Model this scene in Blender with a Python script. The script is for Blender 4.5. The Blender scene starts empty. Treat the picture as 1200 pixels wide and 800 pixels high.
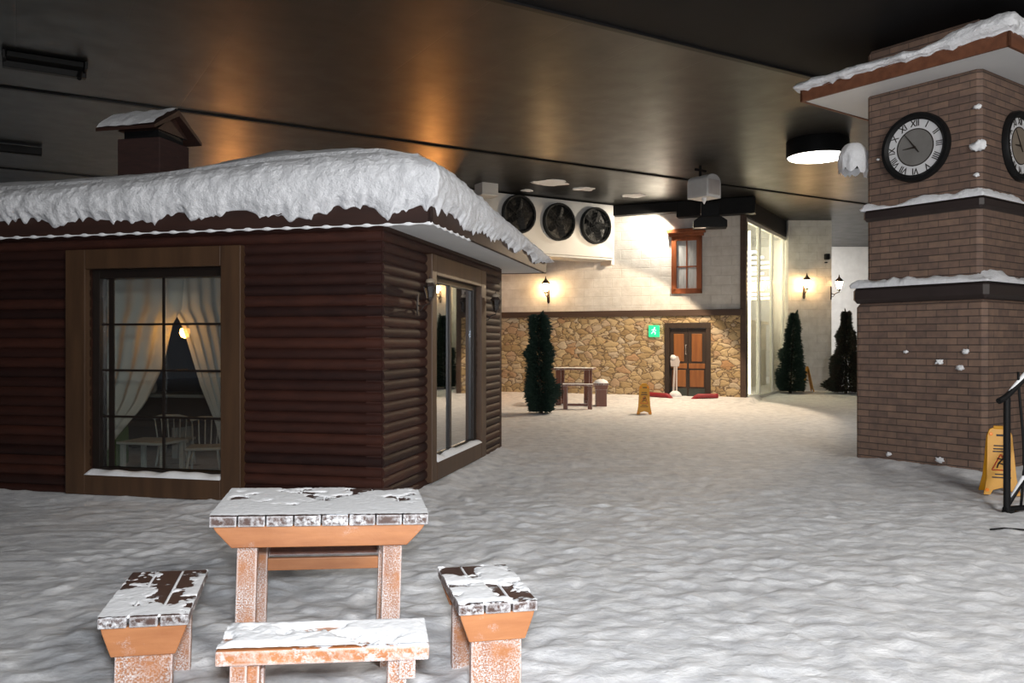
import bpy, bmesh, math, random
from mathutils import Vector, Matrix, noise
random.seed(7)
sc = bpy.context.scene
COL = sc.collection
PI = math.pi
R = math.radians
F, CX, CY, H = 968.0, 600.0, 402.0, 1.55          # lens in pixels, horizon row, eye height
CEIL = 5.4

# ------------------------------------------------------------------ helpers
def P(px, py, d):                                  # a point seen at a pixel, d metres away
    return Vector(((px - CX) / F * d, d, H + (CY - py) / F * d))
def frame(ox, oy, deg):                            # a building's own axes
    return Matrix.Translation((ox, oy, 0)) @ Matrix.Rotation(R(deg), 4, 'Z')
def hit(M, px, py, axis, val):                     # where a sight line meets the plane axis=val of that frame
    I = M.inverted()
    o = I @ Vector((0, 0, H))
    d = I.to_3x3() @ Vector(((px - CX) / F, 1, (CY - py) / F))
    t = (val - o[axis]) / d[axis]
    return o + d * t

def nz(p, s, seed=0.0):
    return noise.noise(Vector((p[0] * s + seed, p[1] * s - seed * 1.7, p[2] * s + seed * .3)))
def sstep(a, b, x):
    t = min(1, max(0, (x - a) / (b - a)))
    return t * t * (3 - 2 * t)

class MB:
    def __init__(s):
        s.v = []; s.f = []
    def add(s, vs, fs, M=None):
        n = len(s.v)
        s.v += [tuple(M @ Vector(v)) if M else tuple(v) for v in vs]
        s.f += [tuple(i + n for i in f) for f in fs]
    def box(s, x0, x1, y0, y1, z0, z1, M=None):
        s.add([(x0,y0,z0),(x1,y0,z0),(x1,y1,z0),(x0,y1,z0),(x0,y0,z1),(x1,y0,z1),(x1,y1,z1),(x0,y1,z1)],
              [(0,3,2,1),(4,5,6,7),(0,1,5,4),(1,2,6,5),(2,3,7,6),(3,0,4,7)], M)
        return s
    def prism(s, poly, y0, y1, M=None):            # polygon in xz, extruded along y
        n = len(poly)
        vs = [(x, y0, z) for x, z in poly] + [(x, y1, z) for x, z in poly]
        fs = [tuple(range(n)), tuple(range(2*n-1, n-1, -1))]
        fs += [(i, i + n, (i+1) % n + n, (i+1) % n) for i in range(n)]
        s.add(vs, fs, M); return s
    def lathe(s, prof, seg=24, M=None, ring=False): # (r, z) profile about z
        if ring: prof = list(prof) + [prof[0]]
        vs = []; fs = []
        for r, z in prof:
            for k in range(seg):
                a = 2*PI*k/seg
                vs.append((r*math.cos(a), r*math.sin(a), z))
        for i in range(len(prof)-1):
            for k in range(seg):
                a, b = i*seg+k, i*seg+(k+1) % seg
                fs.append((a, b, b+seg, a+seg))
        if ring:
            m = (len(prof)-1)*seg
            fs = [tuple(i % m for i in f) for f in fs]; vs = vs[:m]
        else:
            fs.append(tuple(range(seg-1, -1, -1)))
            fs.append(tuple(range((len(prof)-1)*seg, len(prof)*seg)))
        s.add(vs, fs, M); return s
    def tube(s, pts, r, seg=10, M=None):
        pts = [Vector(p) for p in pts]
        vs = []; fs = []
        up = Vector((0, 0, 1))
        for i, p in enumerate(pts):
            t = (pts[min(i+1, len(pts)-1)] - pts[max(i-1, 0)]).normalized()
            a = t.cross(up)
            if a.length < .05: a = t.cross(Vector((1, 0, 0)))
            a.normalize(); b = a.cross(t)
            rr = r[i] if isinstance(r, (list, tuple)) else r
            for k in range(seg):
                g = 2*PI*k/seg
                vs.append(tuple(p + (a*math.cos(g) + b*math.sin(g))*rr))
        for i in range(len(pts)-1):
            for k in range(seg):
                q, w = i*seg+k, i*seg+(k+1) % seg
                fs.append((q, w, w+seg, q+seg))
        fs.append(tuple(range(seg-1, -1, -1)))
        fs.append(tuple(range((len(pts)-1)*seg, len(pts)*seg)))
        s.add(vs, fs, M); return s
    def blob(s, c, rx, ry, rz, amp=.2, sc_=3.0, seg=14, M=None, seed=0):
        vs = []; fs = []
        rings = seg // 2
        for i in range(rings + 1):
            th = PI * i / rings
            for k in range(seg):
                ph = 2*PI*k/seg
                d = Vector((math.sin(th)*math.cos(ph), math.sin(th)*math.sin(ph), math.cos(th)))
                w = 1 + amp*noise.noise(d*sc_ + Vector((seed*3.1, seed, c[0])))
                vs.append((c[0]+d.x*rx*w, c[1]+d.y*ry*w, c[2]+d.z*rz*w))
        for i in range(rings):
            for k in range(seg):
                a, b = i*seg+k, i*seg+(k+1) % seg
                fs.append((a, a+seg, b+seg, b))
        s.add(vs, fs, M); return s
    def grid(s, fn, nu, nv, M=None):
        vs = [fn(i/(nu-1), j/(nv-1)) for j in range(nv) for i in range(nu)]
        fs = [(j*nu+i, j*nu+i+1, (j+1)*nu+i+1, (j+1)*nu+i) for j in range(nv-1) for i in range(nu-1)]
        s.add(vs, fs, M); return s
    def build(s, name, mat, parent=None, smooth=False, bevel=0, seg=2, M=None, angle=None):
        me = bpy.data.meshes.new(name)
        me.from_pydata(s.v, [], s.f); me.update()
        bm = bmesh.new(); bm.from_mesh(me)
        bmesh.ops.recalc_face_normals(bm, faces=bm.faces)
        bm.to_mesh(me); bm.free()
        me.materials.append(mat)
        if smooth:
            for p in me.polygons: p.use_smooth = True
            if angle: me.set_sharp_from_angle(angle=R(angle))
        o = bpy.data.objects.new(name, me); COL.objects.link(o)
        if M: o.matrix_world = M
        if parent: o.parent = parent
        if bevel:
            b = o.modifiers.new('bevel', 'BEVEL'); b.width = bevel; b.segments = seg
            b.limit_method = 'ANGLE'; b.angle_limit = R(35)
        return o

def tag(o, label, cat, group=None):
    o['label'] = label; o['category'] = cat
    if group: o['group'] = group
    return o
def thing(name, label, cat, M=None, loc=None, rz=0, group=None):
    o = bpy.data.objects.new(name, None); COL.objects.link(o)
    o.empty_display_size = .1
    if M: o.matrix_world = M
    elif loc is not None:
        o.location = loc; o.rotation_euler = (0, 0, rz)
    return tag(o, label, cat, group)
def struct(o):
    o['kind'] = 'structure'; return o
def at(M, x, y, z, deg=0):
    return M @ Matrix.Translation((x, y, z)) @ Matrix.Rotation(R(deg), 4, 'Z')
def copy_tree(o, parent=None):
    c = o.copy(); COL.objects.link(c)
    if parent: c.parent = parent
    for ch in list(o.children): copy_tree(ch, c)
    return c

# ------------------------------------------------------------------ materials
def new(name):
    m = bpy.data.materials.new(name); m.use_nodes = True
    nt = m.node_tree; N = nt.nodes
    return m, nt, N, N['Principled BSDF']
def ramp(nt, fac, stops):
    r = nt.nodes.new('ShaderNodeValToRGB')
    e = r.color_ramp.elements
    while len(e) < len(stops): e.new(.5)
    for i, (p, c) in enumerate(stops):
        e[i].position = p; e[i].color = (*c, 1) if len(c) == 3 else c
    nt.links.new(fac, r.inputs[0]); return r
def coords(nt, scale=(1, 1, 1), kind='Object'):
    tc = nt.nodes.new('ShaderNodeTexCoord'); mp = nt.nodes.new('ShaderNodeMapping')
    mp.inputs['Scale'].default_value = scale
    nt.links.new(tc.outputs[kind], mp.inputs[0]); return mp.outputs[0]
def ntex(nt, vec, scale, detail=4, rough=.55, dist=0):
    n = nt.nodes.new('ShaderNodeTexNoise')
    n.inputs['Scale'].default_value = scale; n.inputs['Detail'].default_value = detail
    n.inputs['Roughness'].default_value = rough; n.inputs['Distortion'].default_value = dist
    nt.links.new(vec, n.inputs['Vector']); return n.outputs['Fac']
def math_(nt, op, a, b=None):
    m = nt.nodes.new('ShaderNodeMath'); m.operation = op
    for i, x in enumerate((a, b)):
        if x is None: continue
        if isinstance(x, (int, float)): m.inputs[i].default_value = x
        else: nt.links.new(x, m.inputs[i])
    return m.outputs[0]
def bump(nt, h, bsdf, strength=.3, dist=.02):
    b = nt.nodes.new('ShaderNodeBump'); b.inputs['Strength'].default_value = strength
    b.inputs['Distance'].default_value = dist
    nt.links.new(h, b.inputs['Height']); nt.links.new(b.outputs[0], bsdf.inputs['Normal']); return b
def mixc(nt, fac, a, b):
    m = nt.nodes.new('ShaderNodeMix'); m.data_type = 'RGBA'
    for sock, x in ((m.inputs[0], fac), (m.inputs[6], a), (m.inputs[7], b)):
        if isinstance(x, (int, float)): sock.default_value = x
        elif isinstance(x, tuple): sock.default_value = (*x, 1)
        else: nt.links.new(x, sock)
    return m.outputs[2]

def plain(name, c1, c2=None, scale=6, stretch=(1, 1, 1), rough=.6, metal=0, bmp=0, detail=4, bd=.01, spec=None):
    m, nt, N, b = new(name)
    b.inputs['Roughness'].default_value = rough; b.inputs['Metallic'].default_value = metal
    if spec is not None: b.inputs['Specular IOR Level'].default_value = spec
    v = coords(nt, stretch); n = ntex(nt, v, scale, detail)
    r = ramp(nt, n, [(.3, c1), (.7, c2 or tuple(x*.8 for x in c1))])
    nt.links.new(r.outputs[0], b.inputs['Base Color'])
    if bmp: bump(nt, n, b, bmp, bd)
    return m

SNOWC = (.80, .82, .85)
def snow_mat(name, s1, s2, strength=.6, c=SNOWC, dist=.03):
    m, nt, N, b = new(name)
    b.inputs['Roughness'].default_value = .75
    b.inputs['Specular IOR Level'].default_value = .25
    v = coords(nt)
    a = ntex(nt, v, s1, 5, .6); d = ntex(nt, v, s2, 3, .6)
    h = math_(nt, 'ADD', a, math_(nt, 'MULTIPLY', d, .35))
    r = ramp(nt, a, [(.3, tuple(x*.93 for x in c)), (.65, c)])
    nt.links.new(r.outputs[0], b.inputs['Base Color'])
    bump(nt, h, b, strength, dist)
    return m
def ground_mat():
    m, nt, N, b = new('packed_snow')
    b.inputs['Roughness'].default_value = .7; b.inputs['Specular IOR Level'].default_value = .3
    v = coords(nt, (1, 1.3, 1))
    a = ntex(nt, v, 5.5, 6, .62, .5); d = ntex(nt, v, 26, 4, .6)
    h = math_(nt, 'ADD', a, math_(nt, 'MULTIPLY', d, .4))
    r = ramp(nt, math_(nt, 'ADD', math_(nt, 'MULTIPLY', a, .8), math_(nt, 'MULTIPLY', d, .2)), [(.36, (.60, .61, .64)), (.50, (.74, .75, .77)), (.62, (.86, .865, .88))])
    nt.links.new(r.outputs[0], b.inputs['Base Color'])
    bump(nt, h, b, .42, .03)
    return m
M_ground = ground_mat()
M_snow = snow_mat('roof_snow', 22, 70, .7, (.84, .85, .88), .03)
M_snow2 = snow_mat('clump_snow', 25, 80, .4, (.90, .91, .93), .01)

def wood(name, c1, c2, along=0, scale=9, rough=.55, bmp=.15):
    st = [1, 1, 1]; st[along] = .12
    return plain(name, c1, c2, scale, tuple(st), rough, 0, bmp, 6, .006)
M_fascia = wood('red_brown_board', (.040, .0145, .009), (.024, .009, .006), 0, 12, .6)
M_frame = wood('frame_board', (.080, .040, .018), (.046, .022, .010), 2, 9, .5)
M_sash = plain('dark_sash', (.014, .008, .006), (.009, .006, .004), 8, rough=.4)
M_door_wood = wood('door_panel_wood', (.34, .13, .036), (.20, .068, .02), 2, 10, .4)
M_door_dark = wood('door_stile_wood', (.045, .026, .016), (.028, .017, .011), 2, 10, .5)
M_windowwood = wood('orange_window_wood', (.30, .085, .025), (.19, .05, .015), 2, 10, .45)
M_ledge = wood('ledge_board', (.075, .042, .028), (.05, .028, .018), 0, 9, .6)
M_band = plain('dark_band_metal', (.030, .020, .019), (.024, .016, .015), 5, rough=.5)
M_soffit = plain('soffit_white', (.78, .79, .79), (.72, .73, .74), 2, rough=.6)
M_black = plain('black_metal', (.006, .006, .007), (.010, .010, .010), 20, rough=.5, spec=.2)
M_iron = plain('dark_iron', (.03, .018, .014), (.02, .013, .011), 30, rough=.5)
M_white = plain('white_paint', (.70, .70, .70), (.60, .60, .60), 4, rough=.5)
M_greywhite = plain('pale_grey_plastic', (.55, .50, .48), (.48, .43, .42), 4, rough=.5)
M_fanwhite = plain('unit_white_metal', (.46, .46, .455), (.40, .40, .395), 1.5, rough=.6, spec=.3)
M_fan = plain('fan_black', (.008, .009, .010), (.014, .015, .016), 20, rough=.6, spec=.2)
M_yellow = plain('yellow_plastic', (.66, .31, .004), (.58, .26, .004), 5, rough=.4)
M_ink = plain('black_ink', (.02, .015, .01), (.03, .02, .015), 9, rough=.6)
M_redmark = plain('red_print', (.55, .07, .02), (.45, .05, .015), 9, rough=.5)
M_orange = plain('orange_reflector', (.95, .28, .02), (.9, .22, .02), 9, rough=.25)
M_red = plain('red_rubber', (.33, .02, .03), (.24, .015, .02), 7, rough=.5)
M_dial = plain('dial_white', (.72, .72, .73), (.66, .66, .68), 3, rough=.4)
M_dialgrey = plain('dial_grey_brass', (.30, .29, .275), (.22, .21, .20), 4, rough=.35, metal=.3)
M_dialtan = plain('dial_tan', (.36, .30, .24), (.28, .23, .18), 4, rough=.35, metal=.3)
M_interior = wood('interior_boards', (.10, .065, .045), (.065, .04, .028), 2, 6, .7)
M_beige = plain('beige_plaster', (.60, .53, .42), (.53, .46, .36), 3, rough=.8)
M_chair = plain('white_paint_wood', (.50, .53, .53), (.42, .45, .45), 5, rough=.5)
M_bark = plain('bark', (.06, .045, .03), (.04, .03, .02), 12, rough=.9)
M_steel = plain('white_aluminium', (.72, .72, .68), (.66, .66, .62), 3, rough=.3)
M_green_reflection = plain('green_reflection', (.09, .16, .05), (.06, .11, .035), 8, rough=.9)  # colour of the greenish reflection in the cabin's front window

def logwood():
    m, nt, N, b = new('stained_log_siding')
    b.inputs['Roughness'].default_value = .62; b.inputs['Specular IOR Level'].default_value = .25
    v = coords(nt, (.25, .25, 1.0))
    n = ntex(nt, v, 14, 6, .6)
    tc = nt.nodes.new('ShaderNodeTexCoord'); sp = nt.nodes.new('ShaderNodeSeparateXYZ')
    nt.links.new(tc.outputs['Object'], sp.inputs[0])
    row = math_(nt, 'FLOOR', math_(nt, 'DIVIDE', sp.outputs[2], .1))
    wn = nt.nodes.new('ShaderNodeTexWhiteNoise'); wn.noise_dimensions = '1D'
    nt.links.new(row, wn.inputs['W'])
    f = math_(nt, 'ADD', math_(nt, 'MULTIPLY', n, .6), math_(nt, 'MULTIPLY', wn.outputs['Value'], .4))
    r = ramp(nt, f, [(.25, (.016, .006, .005)), (.55, (.034, .0115, .008)), (.8, (.060, .019, .0115))])
    nt.links.new(r.outputs[0], b.inputs['Base Color'])
    bump(nt, n, b, .15, .005)
    return m
M_log = logwood()

def brick_mat():
    m, nt, N, b = new('brown_brick')
    b.inputs['Roughness'].default_value = .8
    tc = nt.nodes.new('ShaderNodeTexCoord'); sp = nt.nodes.new('ShaderNodeSeparateXYZ')
    nt.links.new(tc.outputs['Object'], sp.inputs[0])
    cb = nt.nodes.new('ShaderNodeCombineXYZ')
    nt.links.new(math_(nt, 'ADD', sp.outputs[0], sp.outputs[1]), cb.inputs[0])
    nt.links.new(sp.outputs[2], cb.inputs[1])
    br = nt.nodes.new('ShaderNodeTexBrick')
    nt.links.new(cb.outputs[0], br.inputs['Vector'])
    br.inputs['Scale'].default_value = 1
    br.inputs['Brick Width'].default_value = .25; br.inputs['Row Height'].default_value = .085
    br.inputs['Mortar Size'].default_value = .006; br.inputs['Mortar Smooth'].default_value = .3
    br.inputs['Bias'].default_value = -.1
    br.inputs['Color1'].default_value = (.200, .130, .096, 1)
    br.inputs['Color2'].default_value = (.135, .088, .070, 1)
    br.inputs['Mortar'].default_value = (.105, .074, .058, 1)
    n = ntex(nt, tc.outputs['Object'], 9, 5)
    r = ramp(nt, n, [(.25, (.72, .74, .78)), (.7, (1.15, 1.1, 1.05))])
    mu = nt.nodes.new('ShaderNodeMix'); mu.data_type = 'RGBA'; mu.blend_type = 'MULTIPLY'
    mu.inputs[0].default_value = 1
    nt.links.new(br.outputs['Color'], mu.inputs[6]); nt.links.new(r.outputs[0], mu.inputs[7])
    hz = nt.nodes.new('ShaderNodeTexBrick'); nt.links.new(cb.outputs[0], hz.inputs['Vector'])
    hz.inputs['Scale'].default_value = 1; hz.inputs['Brick Width'].default_value = 80
    hz.inputs['Row Height'].default_value = .085; hz.inputs['Mortar Size'].default_value = .0065; hz.inputs['Mortar Smooth'].default_value = .4
    wv = ntex(nt, tc.outputs['Object'], 5, 3)
    fz = math_(nt, 'MULTIPLY', hz.outputs['Fac'], math_(nt, 'ADD', math_(nt, 'MULTIPLY', wv, .7), .45))
    nt.links.new(mixc(nt, fz, mu.outputs[2], (.040, .030, .026)), b.inputs['Base Color'])
    h = math_(nt, 'SUBTRACT', math_(nt, 'MULTIPLY', n, .25), math_(nt, 'MAXIMUM', hz.outputs['Fac'], math_(nt, 'MULTIPLY', br.outputs['Fac'], .5)))
    bump(nt, h, b, .6, .012)
    return m
M_brick = brick_mat()

def stone_mat():
    m, nt, N, b = new('rubble_stone')
    b.inputs['Roughness'].default_value = .85
    v = coords(nt, (3.9, 3.9, 6.4))
    wob = nt.nodes.new('ShaderNodeTexNoise'); wob.inputs['Scale'].default_value = 1.4
    nt.links.new(v, wob.inputs['Vector'])
    ad = nt.nodes.new('ShaderNodeVectorMath'); ad.operation = 'ADD'
    sb = nt.nodes.new('ShaderNodeVectorMath'); sb.operation = 'MULTIPLY_ADD'
    nt.links.new(wob.outputs['Color'], sb.inputs[0]); sb.inputs[1].default_value = (.9, .9, .9)
    nt.links.new(v, sb.inputs[2])
    e = nt.nodes.new('ShaderNodeTexVoronoi'); e.feature = 'DISTANCE_TO_EDGE'; e.inputs['Scale'].default_value = 1
    c = nt.nodes.new('ShaderNodeTexVoronoi'); c.feature = 'F1'; c.inputs['Scale'].default_value = 1
    for x in (e, c): nt.links.new(sb.outputs[0], x.inputs['Vector'])
    sp = nt.nodes.new('ShaderNodeSeparateColor'); nt.links.new(c.outputs['Color'], sp.inputs[0])
    r = ramp(nt, sp.outputs[0], [(.0, (.38, .26, .13)), (.3, (.54, .39, .20)), (.6, (.64, .49, .29)), (.85, (.60, .50, .37)), (1, (.48, .27, .13))])
    n = ntex(nt, v, 5, 5)
    col = mixc(nt, math_(nt, 'MULTIPLY', n, .4), r.outputs[0], (.26, .18, .10))
    mort = ramp(nt, e.outputs['Distance'], [(.01, (0, 0, 0)), (.07, (1, 1, 1))])
    col = mixc(nt, mort.outputs[0], (.15, .10, .06), col)
    nt.links.new(col, b.inputs['Base Color'])
    hh = ramp(nt, e.outputs['Distance'], [(.0, (0, 0, 0)), (.28, (1, 1, 1))])
    h = math_(nt, 'ADD', hh.outputs[0], math_(nt, 'MULTIPLY', n, .3))
    bump(nt, h, b, .6, .04)
    return m
M_stone = stone_mat()

def stucco_mat():
    m, nt, N, b = new('white_painted_block')
    b.inputs['Roughness'].default_value = .7
    tc = nt.nodes.new('ShaderNodeTexCoord'); sp = nt.nodes.new('ShaderNodeSeparateXYZ')
    nt.links.new(tc.outputs['Object'], sp.inputs[0])
    cb = nt.nodes.new('ShaderNodeCombineXYZ')
    nt.links.new(math_(nt, 'ADD', sp.outputs[0], sp.outputs[1]), cb.inputs[0]); nt.links.new(sp.outputs[2], cb.inputs[1])
    br = nt.nodes.new('ShaderNodeTexBrick'); nt.links.new(cb.outputs[0], br.inputs['Vector'])
    br.inputs['Scale'].default_value = 1
    br.inputs['Brick Width'].default_value = .55; br.inputs['Row Height'].default_value = .26
    br.inputs['Mortar Size'].default_value = .012; br.inputs['Mortar Smooth'].default_value = .6
    n = ntex(nt, tc.outputs['Object'], 4, 6, .6)
    r = ramp(nt, n, [(.3, (.55, .53, .50)), (.65, (.68, .665, .64))])
    col = mixc(nt, math_(nt, 'MULTIPLY', br.outputs['Fac'], .18), r.outputs[0], (.35, .33, .31))
    nt.links.new(col, b.inputs['Base Color'])
    h = math_(nt, 'SUBTRACT', n, math_(nt, 'MULTIPLY', br.outputs['Fac'], .35))
    bump(nt, h, b, .55, .03)
    return m
M_stucco = stucco_mat()

def ceiling_mat():
    m, nt, N, b = new('dark_coated_ceiling')
    b.inputs['Roughness'].default_value = .34
    b.inputs['Specular IOR Level'].default_value = .42; b.inputs['IOR'].default_value = 1.36
    tc = nt.nodes.new('ShaderNodeTexCoord')
    mp = nt.nodes.new('ShaderNodeMapping'); mp.inputs['Rotation'].default_value = (0, 0, 0)
    nt.links.new(tc.outputs['Object'], mp.inputs[0])
    br = nt.nodes.new('ShaderNodeTexBrick'); nt.links.new(mp.outputs[0], br.inputs['Vector'])
    br.offset = 0
    br.inputs['Scale'].default_value = 1
    br.inputs['Brick Width'].default_value = 1.15; br.inputs['Row Height'].default_value = 60
    br.inputs['Mortar Size'].default_value = .012; br.inputs['Mortar Smooth'].default_value = .4
    n = ntex(nt, mp.outputs[0], .8, 4)
    n2 = ntex(nt, mp.outputs[0], 2.2, 3)
    r = ramp(nt, n, [(.3, (.011, .0108, .0106)), (.7, (.019, .0185, .018))])
    col = mixc(nt, math_(nt, 'MULTIPLY', br.outputs['Fac'], .45), r.outputs[0], (.02, .02, .02))
    nt.links.new(col, b.inputs['Base Color'])
    rr = nt.nodes.new('ShaderNodeMapRange'); rr.inputs['To Min'].default_value = .27; rr.inputs['To Max'].default_value = .46
    nt.links.new(n2, rr.inputs['Value']); nt.links.new(rr.outputs[0], b.inputs['Roughness'])
    h = math_(nt, 'SUBTRACT', math_(nt, 'MULTIPLY', n2, .35), br.outputs['Fac'])
    bump(nt, h, b, .12, .02)
    return m
M_ceil = ceiling_mat()

def frost_wood(name, c1, c2, along, top_cov, side_cov, edge=True, fine=150):
    """stained timber with a dusting of snow on top faces and frost along its edges"""
    m, nt, N, b = new(name)
    st = [1, 1, 1]; st[along] = .15
    v = coords(nt, tuple(st)); w = ntex(nt, v, 16, 6, .6)
    base = ramp(nt, w, [(.3, c1), (.7, c2)]).outputs[0]
    tc = nt.nodes.new('ShaderNodeTexCoord')
    sp = nt.nodes.new('ShaderNodeSeparateXYZ'); nt.links.new(tc.outputs['Normal'], sp.inputs[0])
    up = ramp(nt, sp.outputs[2], [(.5, (0, 0, 0)), (.75, (1, 1, 1))]).outputs[0]
    n1 = ntex(nt, coords(nt, (1, 1, 1)), 6.5, 6, .62, .4)
    topm = ramp(nt, n1, [(top_cov - .025, (1, 1, 1)), (top_cov + .025, (0, 0, 0))]).outputs[0]
    n2 = ntex(nt, tc.outputs['Object'], fine, 3, .7)
    n3 = ntex(nt, tc.outputs['Object'], 7, 5, .6)
    sm = math_(nt, 'MULTIPLY', ramp(nt, n2, [(.42, (0, 0, 0)), (.62, (1, 1, 1))]).outputs[0],
               ramp(nt, n3, [(side_cov - .18, (1, 1, 1)), (side_cov + .12, (0, 0, 0))]).outputs[0])
    if edge:
        bv = nt.nodes.new('ShaderNodeBevel'); bv.samples = 4; bv.inputs['Radius'].default_value = .018
        ge = nt.nodes.new('ShaderNodeNewGeometry')
        dp = nt.nodes.new('ShaderNodeVectorMath'); dp.operation = 'DOT_PRODUCT'
        nt.links.new(bv.outputs[0], dp.inputs[0]); nt.links.new(ge.outputs['Normal'], dp.inputs[1])
        em = math_(nt, 'SUBTRACT', 1, dp.outputs['Value'])
        em = math_(nt, 'ADD', em, math_(nt, 'MULTIPLY', math_(nt, 'SUBTRACT', n3, .5), .25))
        em = ramp(nt, em, [(.05, (0, 0, 0)), (.14, (1, 1, 1))]).outputs[0]
        sm = math_(nt, 'MAXIMUM', sm, math_(nt, 'MULTIPLY', em, .8))
    mk = nt.nodes.new('ShaderNodeMix'); mk.data_type = 'FLOAT'
    nt.links.new(up, mk.inputs[0]); nt.links.new(sm, mk.inputs[2]); nt.links.new(topm, mk.inputs[3])
    f = mk.outputs[0]
    nt.links.new(mixc(nt, f, base, (.80, .82, .85)), b.inputs['Base Color'])
    rr = nt.nodes.new('ShaderNodeMapRange'); rr.inputs['To Min'].default_value = .45; rr.inputs['To Max'].default_value = .8
    nt.links.new(f, rr.inputs['Value']); nt.links.new(rr.outputs[0], b.inputs['Roughness'])
    hh = math_(nt, 'ADD', math_(nt, 'MULTIPLY', f, .8), math_(nt, 'MULTIPLY', n1, .5))
    bump(nt, hh, b, .5, .012)
    return m
OR1, OR2 = (.44, .185, .072), (.29, .105, .036)
DK1, DK2 = (.085, .045, .035), (.055, .03, .024)
M_top_table = frost_wood('frosted_table_plank', DK1, DK2, 1, .42, .50, True, 38)
M_top_stool = frost_wood('frosted_stool_plank', DK1, DK2, 1, .40, .50, True, 38)
M_top_stool2 = frost_wood('frosted_stool_plank_heavy', DK1, DK2, 1, .42, .50, True, 38)
M_top_bench = frost_wood('frosted_bench_plank', OR1, OR2, 0, .45, .50, True, 30)
M_leg = frost_wood('frosted_leg', OR1, OR2, 2, .55, .55)
M_apron = frost_wood('orange_apron', OR1, OR2, 0, .3, .25, False)
M_brownleg = frost_wood('brown_leg', (.20, .07, .035), (.13, .045, .025), 2, .5, .22)
M_browntop = frost_wood('brown_top', (.20, .08, .045), (.13, .05, .03), 0, .66, .4)

def emit(name, c, s):
    m, nt, N, b = new(name)
    b.inputs['Base Color'].default_value = (*c, 1)
    b.inputs['Emission Color'].default_value = (*c, 1); b.inputs['Emission Strength'].default_value = s
    return m
M_lampglass = emit('lit_warm_glass', (1, .60, .25), 120)
M_lampamber = emit('lit_amber_lantern_glass', (1, .38, .09), 480)
M_disc = emit('lit_white_diffuser', (1, .97, .90), 9)
M_reflection = emit('lit_reflection', (1, .96, .86), 9)  # glow that stands in for lights reflected in the glazed front
M_exit = emit('lit_green', (.02, .62, .27), .75)
M_exitlight = emit('lit_pale_green', (.45, 1, .7), 1.5)
M_cabinlamp = emit('lit_amber_glass', (1, .42, .07), 60)

def glass(name, tint, refl, rough=.02):
    m, nt, N, b = new(name)
    N.remove(b)
    out = N['Material Output']
    t = N.new('ShaderNodeBsdfTransparent'); t.inputs[0].default_value = (*tint, 1)
    g = N.new('ShaderNodeBsdfGlossy'); g.inputs['Roughness'].default_value = rough
    g.inputs[0].default_value = (.9, .92, .95, 1)
    mx = N.new('ShaderNodeMixShader'); mx.inputs[0].default_value = refl
    nt.links.new(t.outputs[0], mx.inputs[1]); nt.links.new(g.outputs[0], mx.inputs[2])
    nt.links.new(mx.outputs[0], out.inputs[0])
    return m
M_glass = glass('window_glass', (.80, .82, .80), .12)
M_glass_side = glass('mirroring_window_glass', (.30, .32, .33), .62, .02)
M_glass_hall = glass('facade_glass', (.80, .80, .74), .22, .12)
def milky(name, c, tint, milk, refl):
    m, nt, N, b = new(name); N.remove(b); out = N['Material Output']
    t = N.new('ShaderNodeBsdfTransparent'); t.inputs[0].default_value = (*tint, 1)
    tl = N.new('ShaderNodeBsdfTranslucent'); tl.inputs[0].default_value = (*c, 1)
    df = N.new('ShaderNodeBsdfDiffuse'); df.inputs[0].default_value = (*c, 1)
    g = N.new('ShaderNodeBsdfGlossy'); g.inputs['Roughness'].default_value = .22
    m0 = N.new('ShaderNodeMixShader'); m0.inputs[0].default_value = .35
    nt.links.new(tl.outputs[0], m0.inputs[1]); nt.links.new(df.outputs[0], m0.inputs[2])
    m1 = N.new('ShaderNodeMixShader'); m1.inputs[0].default_value = milk
    nt.links.new(t.outputs[0], m1.inputs[1]); nt.links.new(m0.outputs[0], m1.inputs[2])
    m2 = N.new('ShaderNodeMixShader'); m2.inputs[0].default_value = refl
    nt.links.new(m1.outputs[0], m2.inputs[1]); nt.links.new(g.outputs[0], m2.inputs[2])
    nt.links.new(m2.outputs[0], out.inputs[0]); return m
M_glass_hall = milky('milky_facade_panel', (.92, .92, .86), (.85, .84, .76), .13, .15)
M_lampclear = glass('lamp_clear_glass', (.35, .32, .28), .08, .2)

def cloth(name, c, transp):
    m, nt, N, b = new(name)
    b.inputs['Roughness'].default_value = .9
    b.inputs['Base Color'].default_value = (*c, 1)
    v = coords(nt, (1, 1, 1)); n = ntex(nt, v, 30, 3)
    out = N['Material Output']
    t = N.new('ShaderNodeBsdfTransparent'); tl = N.new('ShaderNodeBsdfTranslucent'); tl.inputs[0].default_value = (*c, 1)
    m1 = N.new('ShaderNodeMixShader'); m1.inputs[0].default_value = .4
    nt.links.new(b.outputs[0], m1.inputs[1]); nt.links.new(tl.outputs[0], m1.inputs[2])
    m2 = N.new('ShaderNodeMixShader')
    nt.links.new(math_(nt, 'MULTIPLY', n, transp * 2), m2.inputs[0])
    nt.links.new(m1.outputs[0], m2.inputs[1]); nt.links.new(t.outputs[0], m2.inputs[2])
    nt.links.new(m2.outputs[0], out.inputs[0])
    return m
M_lace = cloth('lace', (.88, .89, .88), .04)
M_cloth = plain('white_cloth', (.55, .57, .58), (.48, .5, .51), 6, rough=.9)
M_needle = plain('dark_needles', (.014, .034, .026), (.026, .050, .034), 8, rough=.6)
M_needle2 = plain('dark_needles_brown', (.020, .034, .022), (.050, .032, .022), 5, rough=.6)

# ------------------------------------------------------------------ frames of reference
MC = frame(-1.196, 7.62, -13.1)        # log cabin: x to the right along its front, y to the back
MT = frame(5.53, 9.74, 36)             # clock tower: corner nearest the viewer
MBW = frame(6.14, 22.0, -21.7)         # back wall, origin at its right end
MG = frame(6.18, 22.0, 59.6)           # glazed front next to it

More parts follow.
